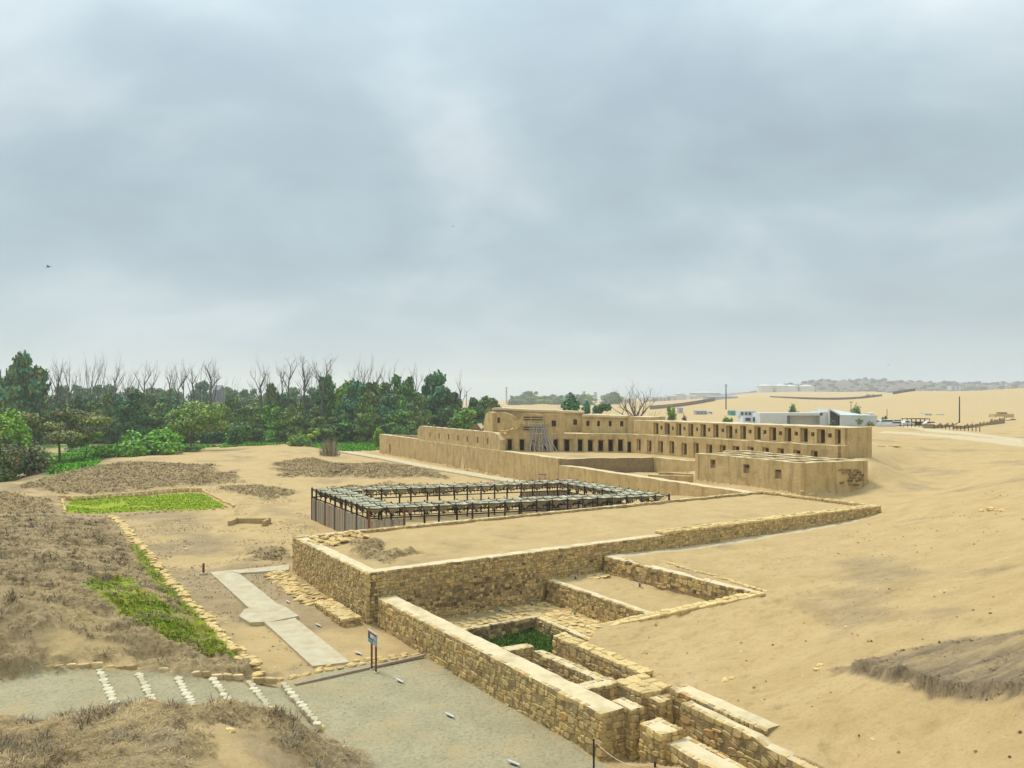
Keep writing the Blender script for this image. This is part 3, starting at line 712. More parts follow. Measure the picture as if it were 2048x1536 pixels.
# bench and leaning paving stones at the foot of the end wall
wall('stone_bench', 'low stone bench at the foot of the platform end wall', 'stone bench', pl(-.75,4.6), pl(-.75,.1), 1.1, (.02,0), (.42,.46), 'RSET', (.26,.2), singles=200)
t = thing('stone_paving_strip', (*pl(-.9,9), .1), 'strip of tilted flat stones along the foot of the platform end wall', 'paving')
for i in range(90):
    u_, v_ = rng.uniform(-1.7,-.25), rng.uniform(4.9,13.2); x, y = pl(u_, v_); s_ = rng.uniform(.35,.65)
    link('stone', rng.choice(ROCKS), t, (x-t.location.x, y-t.location.y, g1(x,y)-.1+.03), (rng.uniform(-.25,.25), rng.uniform(-.25,.25), UA+rng.uniform(-.4,.4)), (s_*1.3, s_*.7, s_*.4))

# --- the long forecourt wall and the passages behind it
wall('forecourt_wall', 'long stone wall along the gravel forecourt with a pale mud-capped top', 'stone wall', pl(1.0,-.35), pl(1.0,-18.95), 1.1, (0,0), (1.46,1.66), 'RE', (.36,.27), 'walls around the pit')
wall('gate_pier', 'stone pier with a groove at the near end of the forecourt wall', 'stone pier', pl(1.75,-18.2), pl(1.75,-19.3), .62, (0,0), (1.68,1.68), 'RLE', (.33,.26), 'walls around the pit')
wall('stone_wall', 'short stone cross wall behind the forecourt wall, at the grassy pool', 'stone wall', pl(1.5,-11.15), pl(2.95,-11.15), .62, (0,0), (1.50,1.45), 'RLE', (.36,.26), 'walls around the pit')
wall('stone_wall', 'thin stone wall in the middle of the narrow passages', 'stone wall', pl(2.85,-11.8), pl(2.85,-16.1), .55, (0,0), (1.42,1.5), 'RLS', (.36,.27), 'walls around the pit')
wall('stone_wall', 'broad sand-topped cross wall closing the first narrow passage', 'stone wall', pl(1.5,-16.4), pl(3.25,-16.4), .7, (0,0), (1.56,1.5), 'RLE', (.36,.27), 'walls around the pit')
wall('stone_wall', 'stone wall edging the sand slope near the grassy pool, loose flat stones on top', 'stone wall', pl(4.72,-10.75), pl(4.72,-16.5), .72, (0,0), (1.5,1.5), 'RST', (.38,.28), 'walls around the pit')
wall('stone_wall', 'squat stone corner block paved with flat stones beside the sand slope', 'stone wall', pl(3.75,-16.55), pl(3.75,-18.15), 1.45, (0,0), (1.52,1.5), 'RET', (.36,.27), 'walls around the pit')
wall('gate_pier', 'lower stone pier standing out from the paved corner block', 'stone pier', pl(3.5,-18.1), pl(3.5,-18.75), .62, (0,0), (1.4,1.4), 'RLE', (.34,.27), 'walls around the pit')
wall('stone_wall', 'stone wall with wide capped top, set back against the sand behind the near passage', 'stone wall', pl(4.5,-18.3), pl(4.4,-22.6), .85, (0,0), (1.62,1.64), 'RS', (.36,.27), 'walls around the pit')
wall('stone_wall', 'stepped stone wall at the bottom edge, running down beside the sand slope', 'stone wall', pl(3.72,-19.5), pl(3.55,-25.9), .52, (-.2,-.2), lambda s: 1.6 if s < 3.5 else 1.46-.01*(s-3.5), 'RS', (.40,.29), 'walls around the pit')
wall('gate_pier', 'broad stone block with a pale flat top at the head of the nearest wall', 'stone pier', pl(1.72,-19.85), pl(1.72,-20.95), .95, (0,0), (1.52,1.52), 'RLSE', (.40,.27), 'walls around the pit')
wall('stone_wall', 'nearest stone wall at the bottom edge with a broad pale capped top', 'stone wall', pl(1.92,-20.9), pl(1.92,-25.9), 1.05, (-.2,-.2), (1.24,1.1), 'RL', (.40,.28), 'walls around the pit')

# --- the pit and its terraces
wall('pit_wall', 'low stone wall between the paved pit floor and the sandy strip above it', 'stone wall', pl(11.85,-.1), pl(11.85,-9.3), .6, (-.45,-.45), (.98,.98), 'R', (.34,.25), 'walls around the pit', dark=lambda s, z: .10)
wall('pit_wall', 'stone wall holding the upper sand terrace above the sandy strip', 'stone wall', pl(16.25,-.25), pl(16.75,-11.7), .7, (.8,1.35), (1.96,1.95), 'R', (.36,.27), 'walls around the pit', dark=lambda s, z: .18)
wall('pit_wall', 'low rubble-ended stone wall slanting up the sand to close the pit', 'stone wall', JA, JB, .85, (-.4,1.2), lambda s: .45+.50*min(1, s/2.6)+(1.0)*max(0, s-2.6)/5.8, 'RLST', (.34,.24), 'walls around the pit')
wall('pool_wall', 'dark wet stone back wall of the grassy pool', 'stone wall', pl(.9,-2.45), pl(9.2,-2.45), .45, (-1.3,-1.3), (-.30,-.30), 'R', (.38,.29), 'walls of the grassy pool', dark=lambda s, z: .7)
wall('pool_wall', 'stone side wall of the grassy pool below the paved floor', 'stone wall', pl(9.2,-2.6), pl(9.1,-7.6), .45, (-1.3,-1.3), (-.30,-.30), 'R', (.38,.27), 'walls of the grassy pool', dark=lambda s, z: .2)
t = thing('pit_paving', (*pl(9, -1.5), PIT_Z), 'flat paving stones on the floor of the stone pit around the pool', 'paving')
cnt = 0
for iu in range(26):
    for iv in range(21):
        u_ = 1.6+iu*.42+rng.uniform(-.08,.08); v_ = -.4-iv*.40+rng.uniform(-.08,.08)
        if u_ > 11.4: continue
        if u_ < 8.9 and v_ < -2.2: continue
        if v_ < -8.0+.25*(u_-9.4): continue
        if u_ < 9 and v_ > -1.0 and rng.random() < .75: continue
        if cnt > 290 or rng.random() < .06: continue
        cnt += 1; x, y = pl(u_, v_)
        o = link('stone', ROCKS[(cnt*7) % 5], t, (x-t.location.x, y-t.location.y, g1(x,y)-PIT_Z+.015), (rng.uniform(-.05,.05), rng.uniform(-.05,.05), rng.uniform(0,6)), (rng.uniform(.40,.6), rng.uniform(.34,.5), .13))
t = thing('stone_paving_strip', (*pl(14.6,-.8), STRIP_Z), 'few pale flat stones in the corner of the sandy strip below the terrace', 'paving')
for i in range(16):
    u_, v_ = rng.uniform(14.2,15.7), rng.uniform(-1.3,-.4); x, y = pl(u_, v_); s_ = rng.uniform(.4,.6)
    link('stone', rng.choice(ROCKS), t, (x-t.location.x, y-t.location.y, .02), (0, 0, rng.uniform(0,6)), (s_, s_*.8, .1))
# thin line of coping stones on the sand above the terrace wall
A, B = at(1330,1128,1.9), at(1520,1184,1.9)
t = thing('stone_kerb', A, 'thin broken line of coping stones in the sand above the terrace wall', 'stone kerb')
for i in range(34):
    k = i/33; x, y = A[0]+(B[0]-A[0])*k+.25, A[1]+(B[1]-A[1])*k+.15
    link('stone', rng.choice(ROCKS), t, (x-A[0]+rng.uniform(-.08,.08), y-A[1], g1(x,y)-A[2]+.03), (0,0,R(-55)+rng.uniform(-.3,.3)), (rng.uniform(.3,.5), .28, .2))
# low slab by the pale path
A = at(1558,1058,1.95); B = at(1640,1048,2.0)
wall('stone_kerb_wall', 'small low stone ledge in the sand beside the pale path', 'stone kerb', A[:2], B[:2], .7, (1.7,1.7), (2.15,2.1), 'RS', (.4,.22))

# --- steps of the gravel path: each edging is a row of white stones
riser_ends = [((-12.75,-2.95),(-12.6,-7.9)),((-11.4,-3.6),(-11.35,-8.3)),((-10.1,-4.3),(-10.1,-8.8)),((-8.8,-5.1),(-8.85,-9.4)),((-7.55,-5.9),(-7.6,-10.0)),((-6.3,-6.5),(-6.4,-11.0))]
ORD = ['topmost white stone step edge of the gravel stair, farthest left','second white stone step edge from the top of the gravel stair','third white stone step edge from the top of the gravel stair','fourth white stone step edge from the top of the gravel stair','fifth white stone step edge from the top of the gravel stair','lowest white stone step edge of the gravel stair, beside the forecourt']
for k, ((u0,v0),(u1,v1)) in enumerate(riser_ends):
    zt = .15*(6-k); x0, y0 = pl(u0, v0)
    t = thing('step_edge', (x0, y0, zt), ORD[k], 'stone step', 'step edges of the gravel stair')
    n = 15; v = v0
    while v > v1:
        w = rng.uniform(.26,.5); x, y = pl(u0+(u1-u0)*(v0-v)/(v0-v1)+rng.uniform(-.02,.02), v-w/2)
        o = link('stone', rng.choice(WROCKS), t, (x-x0, y-y0, -.035), (rng.uniform(-.03,.03), rng.uniform(-.03,.03), UA+R(90)+rng.uniform(-.06,.06)), (w*1.05, rng.uniform(.28,.36), .2))
        v -= w
# kerb stones along the top of the stair path, and on along the forecourt edge
t0 = pl(-24,-1.5)
t = thing('path_kerb', (*t0, .9), 'row of small kerb stones along the upper side of the gravel stair', 'stone kerb')
pts = [pl(-24,-1.45), pl(-20,-1.1), pl(-15.5,-1.8), pl(-12.8,-2.8), pl(-9,-4.9), pl(-6.35,-6.5)]
def along(pts, step):
    for a, b in zip(pts, pts[1:]):
        L = math.hypot(b[0]-a[0], b[1]-a[1]); n = max(1, int(L/step))
        for i in range(n): yield a[0]+(b[0]-a[0])*i/n, a[1]+(b[1]-a[1])*i/n, math.atan2(b[1]-a[1], b[0]-a[0])
for x, y, a in along(pts, .42):
    if rng.random() < .07: continue
    ku, kv = toL(x, y); link('stone', rng.choice(KROCKS), t, (x-t0[0], y-t0[1], min(6, max(0, math.ceil((U_STEP0-ku)/D_STEP)))*.15-.9+.16), (rng.uniform(-.15,.15), rng.uniform(-.1,.1), a+rng.uniform(-.15,.15)), (rng.uniform(.36,.6), rng.uniform(.16,.22), rng.uniform(.2,.3)))
for lab, px_, dz in (('pale stone kerb between the forecourt gravel and the concrete path', [(560,1364),(640,1345),(700,1333),(850,1306)], .05), ('rough stone edging behind the sign at the head of the forecourt', [(640,1340),(690,1322),(760,1316),(828,1304)], .04)):
    P_ = [at(a, b, 0)[:2] for a, b in px_]
    t = thing('path_kerb', (*P_[0], 0), lab, 'stone kerb')
    for x, y, a in along(P_, .46):
        s_ = rng.uniform(.75,1.2)
        link('stone', rng.choice(ROCKS), t, (x-P_[0][0]+rng.uniform(-.06,.06), y-P_[0][1]+rng.uniform(-.06,.06), g1(x,y)+dz*.6), (rng.uniform(-.2,.2), rng.uniform(-.2,.2), a+rng.uniform(-.3,.3)), (.5*s_, .3*s_, .3*s_))
A, B = at(590,1372,0), at(848,1313,0)
m = MB(); m.bar((0,0,.03), (B[0]-A[0], B[1]-A[1], .03), .14, .1, (1.5,1.4,1.2)); o = m.build('edging_beam', M_WOOD, None, (A[0], A[1], g1(A[0],A[1])))
tag(o, 'long thin timber edging beam across the head of the gravel forecourt', 'edging')
# the row of stones down the gully
PX = [(222,1032),(250,1058),(285,1098),(320,1140),(352,1178),(392,1222),(430,1262),(470,1302),(510,1340),(548,1368)]
P_ = [gp(*p) for p in PX]
for lab, cut in (('long line of pale flat stones running down the gully beside the brushy mound', P_),):
    t = thing('stone_row', (*P_[0], g1(*P_[0])), lab, 'stone row')
    for x, y, a in along(cut, .36):
        for q in range(2):
            s_ = rng.uniform(.4,.75); xx, yy = x+rng.uniform(-.32,.32)*UX, y+rng.uniform(-.32,.32)
            link('stone', rng.choice(ROCKS), t, (xx-P_[0][0], yy-P_[0][1], g1(xx,yy)-t.location.z+.05), (rng.uniform(-.15,.15), rng.uniform(-.15,.15), rng.uniform(-.5,.5)), (s_*1.2, s_*.75, s_*.45))
# kerbs of the walled green plot
for lab, px_, size_ in (('low stone kerb along the far side of the bright green plot', [(122,1000),(410,983)], 1.0), ('low stone kerb along the right side of the bright green plot', [(408,984),(470,1016)], .8), ('low stone kerb along the left side of the bright green plot', [(124,1000),(130,1028)], .8), ('broken line of stones along the near side of the bright green plot', [(110,1030),(165,1031),(225,1034),(330,1024),(460,1018)], .55)):
    P_ = [gp(*p) for p in px_]; z0 = g1(*P_[0])
    t = thing('stone_kerb', (*P_[0], z0), lab, 'stone kerb', 'kerbs of the green plot')
    for x, y, a in along(P_, .7):
        for lay in range(2 if size_ > .9 else 1):
            s_ = rng.uniform(.8,1.15)*size_
            link('stone', rng.choice(ROCKS), t, (x-P_[0][0], y-P_[0][1]+rng.uniform(-.1,.1), g1(x,y)-z0+.12+.26*lay), (rng.uniform(-.1,.1), 0, a+rng.uniform(-.2,.2)), (.75*s_, .42*s_, .52*s_))
# small stone box in the field
A = on(462,1052)
t = thing('stone_box', A, 'small sunken stone box open to the sky in the dry field', 'stone box')
for (x0,y0,x1,y1) in ((-.2,1.6,3.0,1.9),(2.8,0,3.05,1.9),(-.3,0,0,1.9)):
    m = MB(); m.box(x0,x1,y0,y1,-.1,.42,(.8,.78,.75)); m.build('side_slab', M_STONE, t)
# concrete path and pad
for nm, P_, z_, h_ in (('concrete_path', path_polys[0], .0, .1), ('concrete_path', path_polys[1], .0, .11), ('concrete_pad', path_polys[2], .0, .19)):
    cx_ = sum(p[0] for p in P_)/len(P_); cy_ = sum(p[1] for p in P_)/len(P_); n = len(P_)
    zz_ = [g1(*p) for p in P_]
    m = MB(); m.add([(p[0]-cx_, p[1]-cy_, z-.2) for p, z in zip(P_, zz_)]+[(p[0]-cx_, p[1]-cy_, z+h_) for p, z in zip(P_, zz_)], [tuple(range(n,2*n))]+[(i,(i+1)%n,n+(i+1)%n,n+i) for i in range(n)])
    o = m.build(nm, M_CONC, None, (cx_, cy_, 0)); tag(o, kind='structure')
# pale footpath beside the long mud wall
P0 = [at(688,905,-.42), at(770,920,-.4), at(850,937,-.38), at(925,950,-.33), at(1012,963,-.3), at(1080,975,-.2)]
m = MB(); V = []
for p in P0:
    for s_ in (-.9, .9): V.append((p[0]-P0[0][0]+s_*1.5, p[1]-P0[0][1]+s_*.4, g1(p[0],p[1])+.28))
    for s_ in (-.9, .9): V.append((p[0]-P0[0][0]+s_*1.5, p[1]-P0[0][1]+s_*.4, g1(p[0],p[1])-.5))
Fc = []
for i in range(len(P0)-1):
    a = 4*i; b = a+4; Fc += [(a,a+1,b+1,b),(a,b,b+2,a+2),(a+1,a+3,b+3,b+1)]
m.add(V, Fc, (1.1,1.08,1.02)); tag(m.build('footpath', M_CONC, None, (P0[0][0], P0[0][1], 0)), kind='structure')
# ------------------------------------------------------------------ mud-plastered walls with niches, doors and windows
def s_at(px, p0, d):
    t = (px-CX)/F; return (t*p0[1]-p0[0])/(d[0]-t*d[1])
NICHES = {}
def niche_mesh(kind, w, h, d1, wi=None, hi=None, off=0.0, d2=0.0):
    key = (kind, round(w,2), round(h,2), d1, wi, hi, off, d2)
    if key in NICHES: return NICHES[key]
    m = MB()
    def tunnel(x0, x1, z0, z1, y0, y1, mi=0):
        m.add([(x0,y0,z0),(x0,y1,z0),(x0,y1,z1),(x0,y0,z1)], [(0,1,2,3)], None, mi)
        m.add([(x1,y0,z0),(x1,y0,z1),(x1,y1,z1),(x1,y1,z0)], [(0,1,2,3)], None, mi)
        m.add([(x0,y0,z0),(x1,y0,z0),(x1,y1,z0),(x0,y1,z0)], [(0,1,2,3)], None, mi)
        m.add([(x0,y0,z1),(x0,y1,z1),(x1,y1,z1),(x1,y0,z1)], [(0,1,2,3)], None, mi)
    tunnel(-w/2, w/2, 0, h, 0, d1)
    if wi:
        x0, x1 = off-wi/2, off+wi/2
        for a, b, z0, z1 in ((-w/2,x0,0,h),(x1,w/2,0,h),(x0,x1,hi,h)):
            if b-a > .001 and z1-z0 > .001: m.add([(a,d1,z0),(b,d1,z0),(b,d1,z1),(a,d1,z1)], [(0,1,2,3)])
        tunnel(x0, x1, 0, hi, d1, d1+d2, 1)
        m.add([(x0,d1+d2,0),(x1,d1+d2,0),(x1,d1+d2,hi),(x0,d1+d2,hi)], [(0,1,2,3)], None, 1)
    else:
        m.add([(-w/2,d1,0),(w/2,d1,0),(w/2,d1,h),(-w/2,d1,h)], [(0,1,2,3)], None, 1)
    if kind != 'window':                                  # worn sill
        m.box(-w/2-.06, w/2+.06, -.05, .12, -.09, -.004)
    NICHES[key] = m.mesh(kind, [M_MUD, M_MUDDARK]); return NICHES[key]  # inner faces get the darker mud, shade of the recess put into colour
NKEY = {}
def jitter(op):
    """no two hand-made openings are quite alike"""
    s, z, w, h, nm, me_ = op; k = rng.randrange(4); fw, fh = (.95,1.04,1.0,1.08)[k], (1.03,.97,1.0,.985)[k]
    key = next(q for q, m_ in NICHES.items() if m_ is me_); kind, w0, h0, d1_, wi, hi, off, d2 = key
    w, h = round(w*fw, 2), round(h*fh, 2)
    return (s+rng.uniform(-.05,.05), z+rng.uniform(-.03,.04), w, h, nm, niche_mesh(kind, w, h, d1_, wi, round(hi*fh, 2) if hi else None, off, d2))
def mud_wall(root, name, p0, p1, z0, z1, th=1.0, ops=(), off=0.0, mat_=None, rough=.06, lip=0.0, mtop=None):
    """p0 to p1 seen left to right; ops: (s, z, w, h, name, mesh). z1 may be a function of s"""
    ops = [jitter(o) for o in ops]
    p0 = np.array(p0, float); p1 = np.array(p1, float); d = p1-p0; L = float(np.linalg.norm(d)); d /= L; nf = np.array((d[1], -d[0]))
    p0 = p0 + nf*off
    base = np.array(root.location) if root else np.array((p0[0], p0[1], z0))
    ft = z1 if callable(z1) else (lambda s: z1)
    ss = {0.0, L}; zs = {z0}
    for k in range(1, int(L/.9)): ss.add(L*k/int(L/.9))
    for (s, z, w, h, *_) in ops:
        ss = {q for q in ss if not (s-w/2-.02 < q < s+w/2+.02)} | {s-w/2, s+w/2}; zs |= {z, z+h}
    ss = sorted(ss); zs = sorted(zs); zmax = max(zs)
    tops = [ft(s) + (float(vnoise(s*1.3+p0[0], p0[1], 3))-.5)*2*rough for s in ss]
    m = MB(); P = lambda s, o, z: np.array((p0[0]+d[0]*s+nf[0]*o, p0[1]+d[1]*s+nf[1]*o, z))-base
    V = []; Fc = []
    def quad(a, b, c_, e, mi=0): m.add([a,b,c_,e], [(0,1,2,3)], None, mi)
    for i in range(len(ss)-1):
        a, b = ss[i], ss[i+1]; mid = (a+b)/2
        rows = [z for z in zs]
        for j in range(len(rows)):
            za = rows[j]; last = j == len(rows)-1
            zb_ = rows[j+1] if not last else None
            if not last and any(abs(mid-s) < w/2 and z-1e-6 <= za < z+h-1e-6 for (s, z, w, h, *_) in ops): continue
            if last: quad(P(a,0,za), P(b,0,za), P(b,0,max(tops[i+1],za+.01)), P(a,0,max(tops[i],za+.01)))
            else: quad(P(a,0,za), P(b,0,za), P(b,0,zb_), P(a,0,zb_))
        quad(P(a,lip,tops[i]), P(b,lip,tops[i+1]), P(b,-th,tops[i+1]), P(a,-th,tops[i]), 1)
        if lip:
            quad(P(a,lip,tops[i]-.32), P(b,lip,tops[i+1]-.32), P(b,lip,tops[i+1]), P(a,lip,tops[i]), 1)
            quad(P(a,0.0,tops[i]-.33), P(b,0.0,tops[i+1]-.33), P(b,lip,tops[i+1]-.32), P(a,lip,tops[i]-.32))
        if not ops or th < .75: quad(P(b,-th,z0), P(a,-th,z0), P(a,-th,tops[i]), P(b,-th,tops[i+1]))
    quad(P(0,-th,z0), P(0,0,z0), P(0,0,tops[0]), P(0,-th,tops[0])); quad(P(L,0,z0), P(L,-th,z0), P(L,-th,tops[-1]), P(L,0,tops[-1]))
    w_ = m.build(name, [mat_ or M_MUD, mtop or M_MUDTOP], root, (0,0,0) if root else tuple(base))
    rz = math.atan2(d[1], d[0])
    for (s, z, w, h, nm, me_) in ops:
        q = P(s, 0, z); link(nm, me_, w_, tuple(q), (0,0,rz))
    return w_
def slab(root, name, pts, z0, z1, mats=None):
    base = np.array(root.location); n = len(pts); m = MB()
    m.add([(p[0]-base[0], p[1]-base[1], z0-base[2]) for p in pts]+[(p[0]-base[0], p[1]-base[1], z1-base[2]) for p in pts],
          [tuple(range(n,2*n)), tuple(range(n-1,-1,-1))]+[(i,(i+1)%n,n+(i+1)%n,n+i) for i in range(n)])
    return m.build(name, mats or M_MUDTOP, root)

# --- the long outer wall
d1 = (.4617,-.887)
LW = thing('compound_wall', (*D1(MW0, 40), -.4), 'long plastered mud wall with seven small windows, running to the green field', 'mud wall')
W7 = niche_mesh('window', .62, 1.0, 1.3)
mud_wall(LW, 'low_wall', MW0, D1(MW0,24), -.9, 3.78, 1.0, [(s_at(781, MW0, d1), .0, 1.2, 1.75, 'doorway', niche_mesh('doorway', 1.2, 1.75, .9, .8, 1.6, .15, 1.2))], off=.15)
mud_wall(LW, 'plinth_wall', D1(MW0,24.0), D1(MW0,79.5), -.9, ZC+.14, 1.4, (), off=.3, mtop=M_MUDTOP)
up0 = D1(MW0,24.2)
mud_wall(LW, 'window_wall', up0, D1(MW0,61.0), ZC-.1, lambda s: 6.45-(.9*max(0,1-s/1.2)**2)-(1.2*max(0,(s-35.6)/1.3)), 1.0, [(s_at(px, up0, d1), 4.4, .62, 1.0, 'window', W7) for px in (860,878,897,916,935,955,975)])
LW2 = thing('compound_wall', (*D1(MW0, 95), 0), 'low pale-topped end of the long mud wall, behind the shelter and stone platform', 'mud wall')
mud_wall(LW2, 'plaster_wall', D1(MW0,79.55), D1(MW0,115.5), -.9, LOWTOP, 1.3, (), off=.28)
for k in range(90):                                       # broken plaster and stones along its foot
    s_ = rng.uniform(2, 66); q_ = D1(MW0, s_); o_ = rng.uniform(.45,.9); kk = rng.uniform(.25,.75); x, y = q_[0]-.887*o_, q_[1]-.4617*o_
    o = link('foot_rubble', ROCKS[k % 5], LW, (x-LW.location.x, y-LW.location.y, g1(x,y)+rng.uniform(.0,.18)-LW.location.z), (rng.uniform(-.2,.2), rng.uniform(-.3,.3), math.atan2(-.887,.4617)+rng.uniform(-.3,.3)), (kk*1.8, kk*.5, kk*.6))
LBK = thing('mud_wall', (*D1((MW0[0]+7, MW0[1]+3), 8), 1), 'far low mud wall behind the doorway at the left end of the long wall', 'mud wall')
mud_wall(LBK, 'plaster_wall', (MW0[0]+.3, MW0[1]-.3), (-14.5, 168), -.5, 3.7, .8, ())

# --- the palace
PAL = thing('mud_palace', (8.0, 122.0, ZC), 'terraced two-storey mud-brick palace with rows of dark niches and doorways round a court', 'palace')
bd = np.array(MB2)-np.array(MB1); bl = np.linalg.norm(bd); bd = tuple(bd/bl)
B0 = (MB1[0]-bd[0]*1.0, MB1[1]-bd[1]*1.0)
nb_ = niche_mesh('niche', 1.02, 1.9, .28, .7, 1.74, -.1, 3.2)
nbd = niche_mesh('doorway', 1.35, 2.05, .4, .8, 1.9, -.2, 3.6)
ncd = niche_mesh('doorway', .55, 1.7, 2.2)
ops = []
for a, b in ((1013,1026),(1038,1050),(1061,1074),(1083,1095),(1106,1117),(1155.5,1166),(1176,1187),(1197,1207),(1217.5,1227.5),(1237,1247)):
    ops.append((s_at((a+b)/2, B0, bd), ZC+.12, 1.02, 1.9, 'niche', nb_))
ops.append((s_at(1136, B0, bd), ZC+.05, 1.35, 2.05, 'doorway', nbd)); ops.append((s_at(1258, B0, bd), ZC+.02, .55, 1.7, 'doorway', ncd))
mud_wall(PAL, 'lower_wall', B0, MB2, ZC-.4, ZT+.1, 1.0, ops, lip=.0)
# the flush upper block with the shored-up breach
T0 = (B0[0]+bd[0]*s_at(1008,B0,bd), B0[1]+bd[1]*s_at(1008,B0,bd)); T1s = s_at(1127,B0,bd); T1 = (B0[0]+bd[0]*T1s, B0[1]+bd[1]*T1s)
def ragged(s):
    if s < 3.4: return 6.5 + 2.9*max(0, (s-.5)/2.9)**1.3 + (float(vnoise(s*3.1, 4.2, 9))-.5)*.7
    return 9.5
wt = niche_mesh('window', .7, .95, 1.2)
mud_wall(PAL, 'upper_block_wall', T0, T1, ZT+.11, ragged, 1.0, [(s_at(1107.5, T0, bd), 7.5, .7, .95, 'window', wt)], off=.004, rough=.1)
# beams across the breach
for z in (7.0, 7.35, 8.55, 8.95):
    a_, b_ = s_at(1047, B0, bd), s_at(1087, B0, bd); m = MB()
    q = lambda s, o, z: (B0[0]+bd[0]*s+bd[1]*o-PAL.location.x, B0[1]+bd[1]*s-bd[0]*o-PAL.location.y, z-PAL.location.z)
    m.bar(q(a_, .03, z), q(b_, .03, z), .12, .15); m.build('lintel_beam', M_DWOOD, PAL)
# fallen masonry on the broken corner
t = PAL
for i in range(46):
    s_ = rng.uniform(-1.4, 2.6); o_ = rng.uniform(-1.2, .45); q_ = (B0[0]+bd[0]*(s_+1.2)+bd[1]*o_, B0[1]+bd[1]*(s_+1.2)-bd[0]*o_)
    k = rng.uniform(.4,.9)
    link('rubble_block', ROCKS[i % 5], PAL, (q_[0]-PAL.location.x, q_[1]-PAL.location.y, 6.35+max(0,s_)*.55+rng.random()*.5-PAL.location.z), (rng.uniform(-.6,.6), rng.uniform(-.6,.6), rng.uniform(0,6)), (k, k*.6, k*.6))
# rear upper walls
w1 = niche_mesh('window', .62, .85, 1.0)
def along_px(a, b, Y0, Y1): return ((a-CX)/F*Y0, Y0), ((b-CX)/F*Y1, Y1)
p, q = along_px(984, 1167, 131.5, 129.5); dd = np.array(q)-np.array(p); dd = tuple(dd/np.linalg.norm(dd))
mud_wall(PAL, 'upper_wall', p, q, ZT-.1, lambda s: 10.35-.6*s/15.4, 5.0, [(s_at(1150, p, dd), 7.55, .62, .95, 'window', w1)], lip=.35, rough=.08, mat_=M_MUD)
p, q = along_px(985, 1031, 127.6, 127.2); dd = np.array(q)-np.array(p); dd = tuple(dd/np.linalg.norm(dd))
mud_wall(PAL, 'upper_wall', p, q, ZT-.1, lambda s: 9.6 if s < 2.6 else 9.6-.7*(s-2.6), .8, [(s_at(997, p, dd), 7.9, .42, .9, 'window', niche_mesh('window', .42, .9, .7))], rough=.12)
p, q = along_px(967, 986, 134.0, 129.5)
mud_wall(PAL, 'upper_wall', p, q, ZT-.1, lambda s: 7.2+2.4*min(1, s/1.2), .8, (), rough=.12)
p, q = along_px(945, 972, 138, 136)
mud_wall(PAL, 'broken_wall', p, q, ZT-1.5, lambda s: 7.0+.5*math.sin(s*2.2), 1.2, (), rough=.35, mat_=M_MUDDARK)
p, q = along_px(1165, 1256, 127.2, 125.2); dd = np.array(q)-np.array(p); dd = tuple(dd/np.linalg.norm(dd))
mud_wall(PAL, 'upper_wall', p, q, ZT-.1, lambda s: 9.35-.2*s/7.4, 6.0, [(s_at(px, p, dd), 7.45, .5, .85, 'window', niche_mesh('window', .5, .85, 1.0)) for px in (1175.5,1197,1220,1243.5)], lip=.35, rough=.07)
p, q = along_px(1255.5, 1299, 124.6, 122.4); dd = np.array(q)-np.array(p); dd = tuple(dd/np.linalg.norm(dd))
mud_wall(PAL, 'upper_wall', p, q, ZT-.1, 9.0, 6.0, [(s_at(1279, p, dd), ZT+.25, .85, 1.7, 'doorway', niche_mesh('doorway', .85, 1.7, .4, .5, 1.6, -.1, 1.6))], rough=.05)
# right-hand wing
sl = [s_at(px, MB2, WD) for px in (1277,1297.5,1320,1343.5,1367.5,1392.5)]
sp = (sl[-1]-sl[0])/5
nl = niche_mesh('niche', 1.0, 1.78, .28, .68, 1.64, .1, 3.0)
S_L = s_at(1683, MB2, WD)
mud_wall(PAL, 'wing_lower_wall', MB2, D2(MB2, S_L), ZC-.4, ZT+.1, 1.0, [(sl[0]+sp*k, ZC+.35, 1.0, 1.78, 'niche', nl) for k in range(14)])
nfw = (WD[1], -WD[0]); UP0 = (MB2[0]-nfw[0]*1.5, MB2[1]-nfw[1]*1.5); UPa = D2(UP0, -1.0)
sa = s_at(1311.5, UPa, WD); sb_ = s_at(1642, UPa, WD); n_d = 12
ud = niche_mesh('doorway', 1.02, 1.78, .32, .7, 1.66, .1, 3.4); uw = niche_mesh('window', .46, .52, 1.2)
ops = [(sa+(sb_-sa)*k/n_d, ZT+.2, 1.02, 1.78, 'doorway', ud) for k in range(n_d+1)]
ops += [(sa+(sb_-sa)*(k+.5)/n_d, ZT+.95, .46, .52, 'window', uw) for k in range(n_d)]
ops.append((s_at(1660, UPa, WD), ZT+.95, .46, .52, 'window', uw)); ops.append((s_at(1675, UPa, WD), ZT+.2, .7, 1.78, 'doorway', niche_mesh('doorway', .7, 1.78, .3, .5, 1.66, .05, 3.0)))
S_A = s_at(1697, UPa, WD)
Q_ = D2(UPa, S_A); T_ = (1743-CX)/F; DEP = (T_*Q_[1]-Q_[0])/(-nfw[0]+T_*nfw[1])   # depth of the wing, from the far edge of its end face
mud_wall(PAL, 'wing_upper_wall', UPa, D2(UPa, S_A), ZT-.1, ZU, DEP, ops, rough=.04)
mud_wall(PAL, 'wing_end_wall', D2(UPa, S_A), (Q_[0]-nfw[0]*DEP, Q_[1]-nfw[1]*DEP), 3.6, ZU-.01, .5, (), off=.05, mat_=M_MUD, rough=.03)
q_ = D2(MB2, S_L-.06); mud_wall(PAL, 'wing_return_wall', q_, (q_[0]-nfw[0]*1.7, q_[1]-nfw[1]*1.7), 3.0, ZT+.09, .4, (), rough=.02)
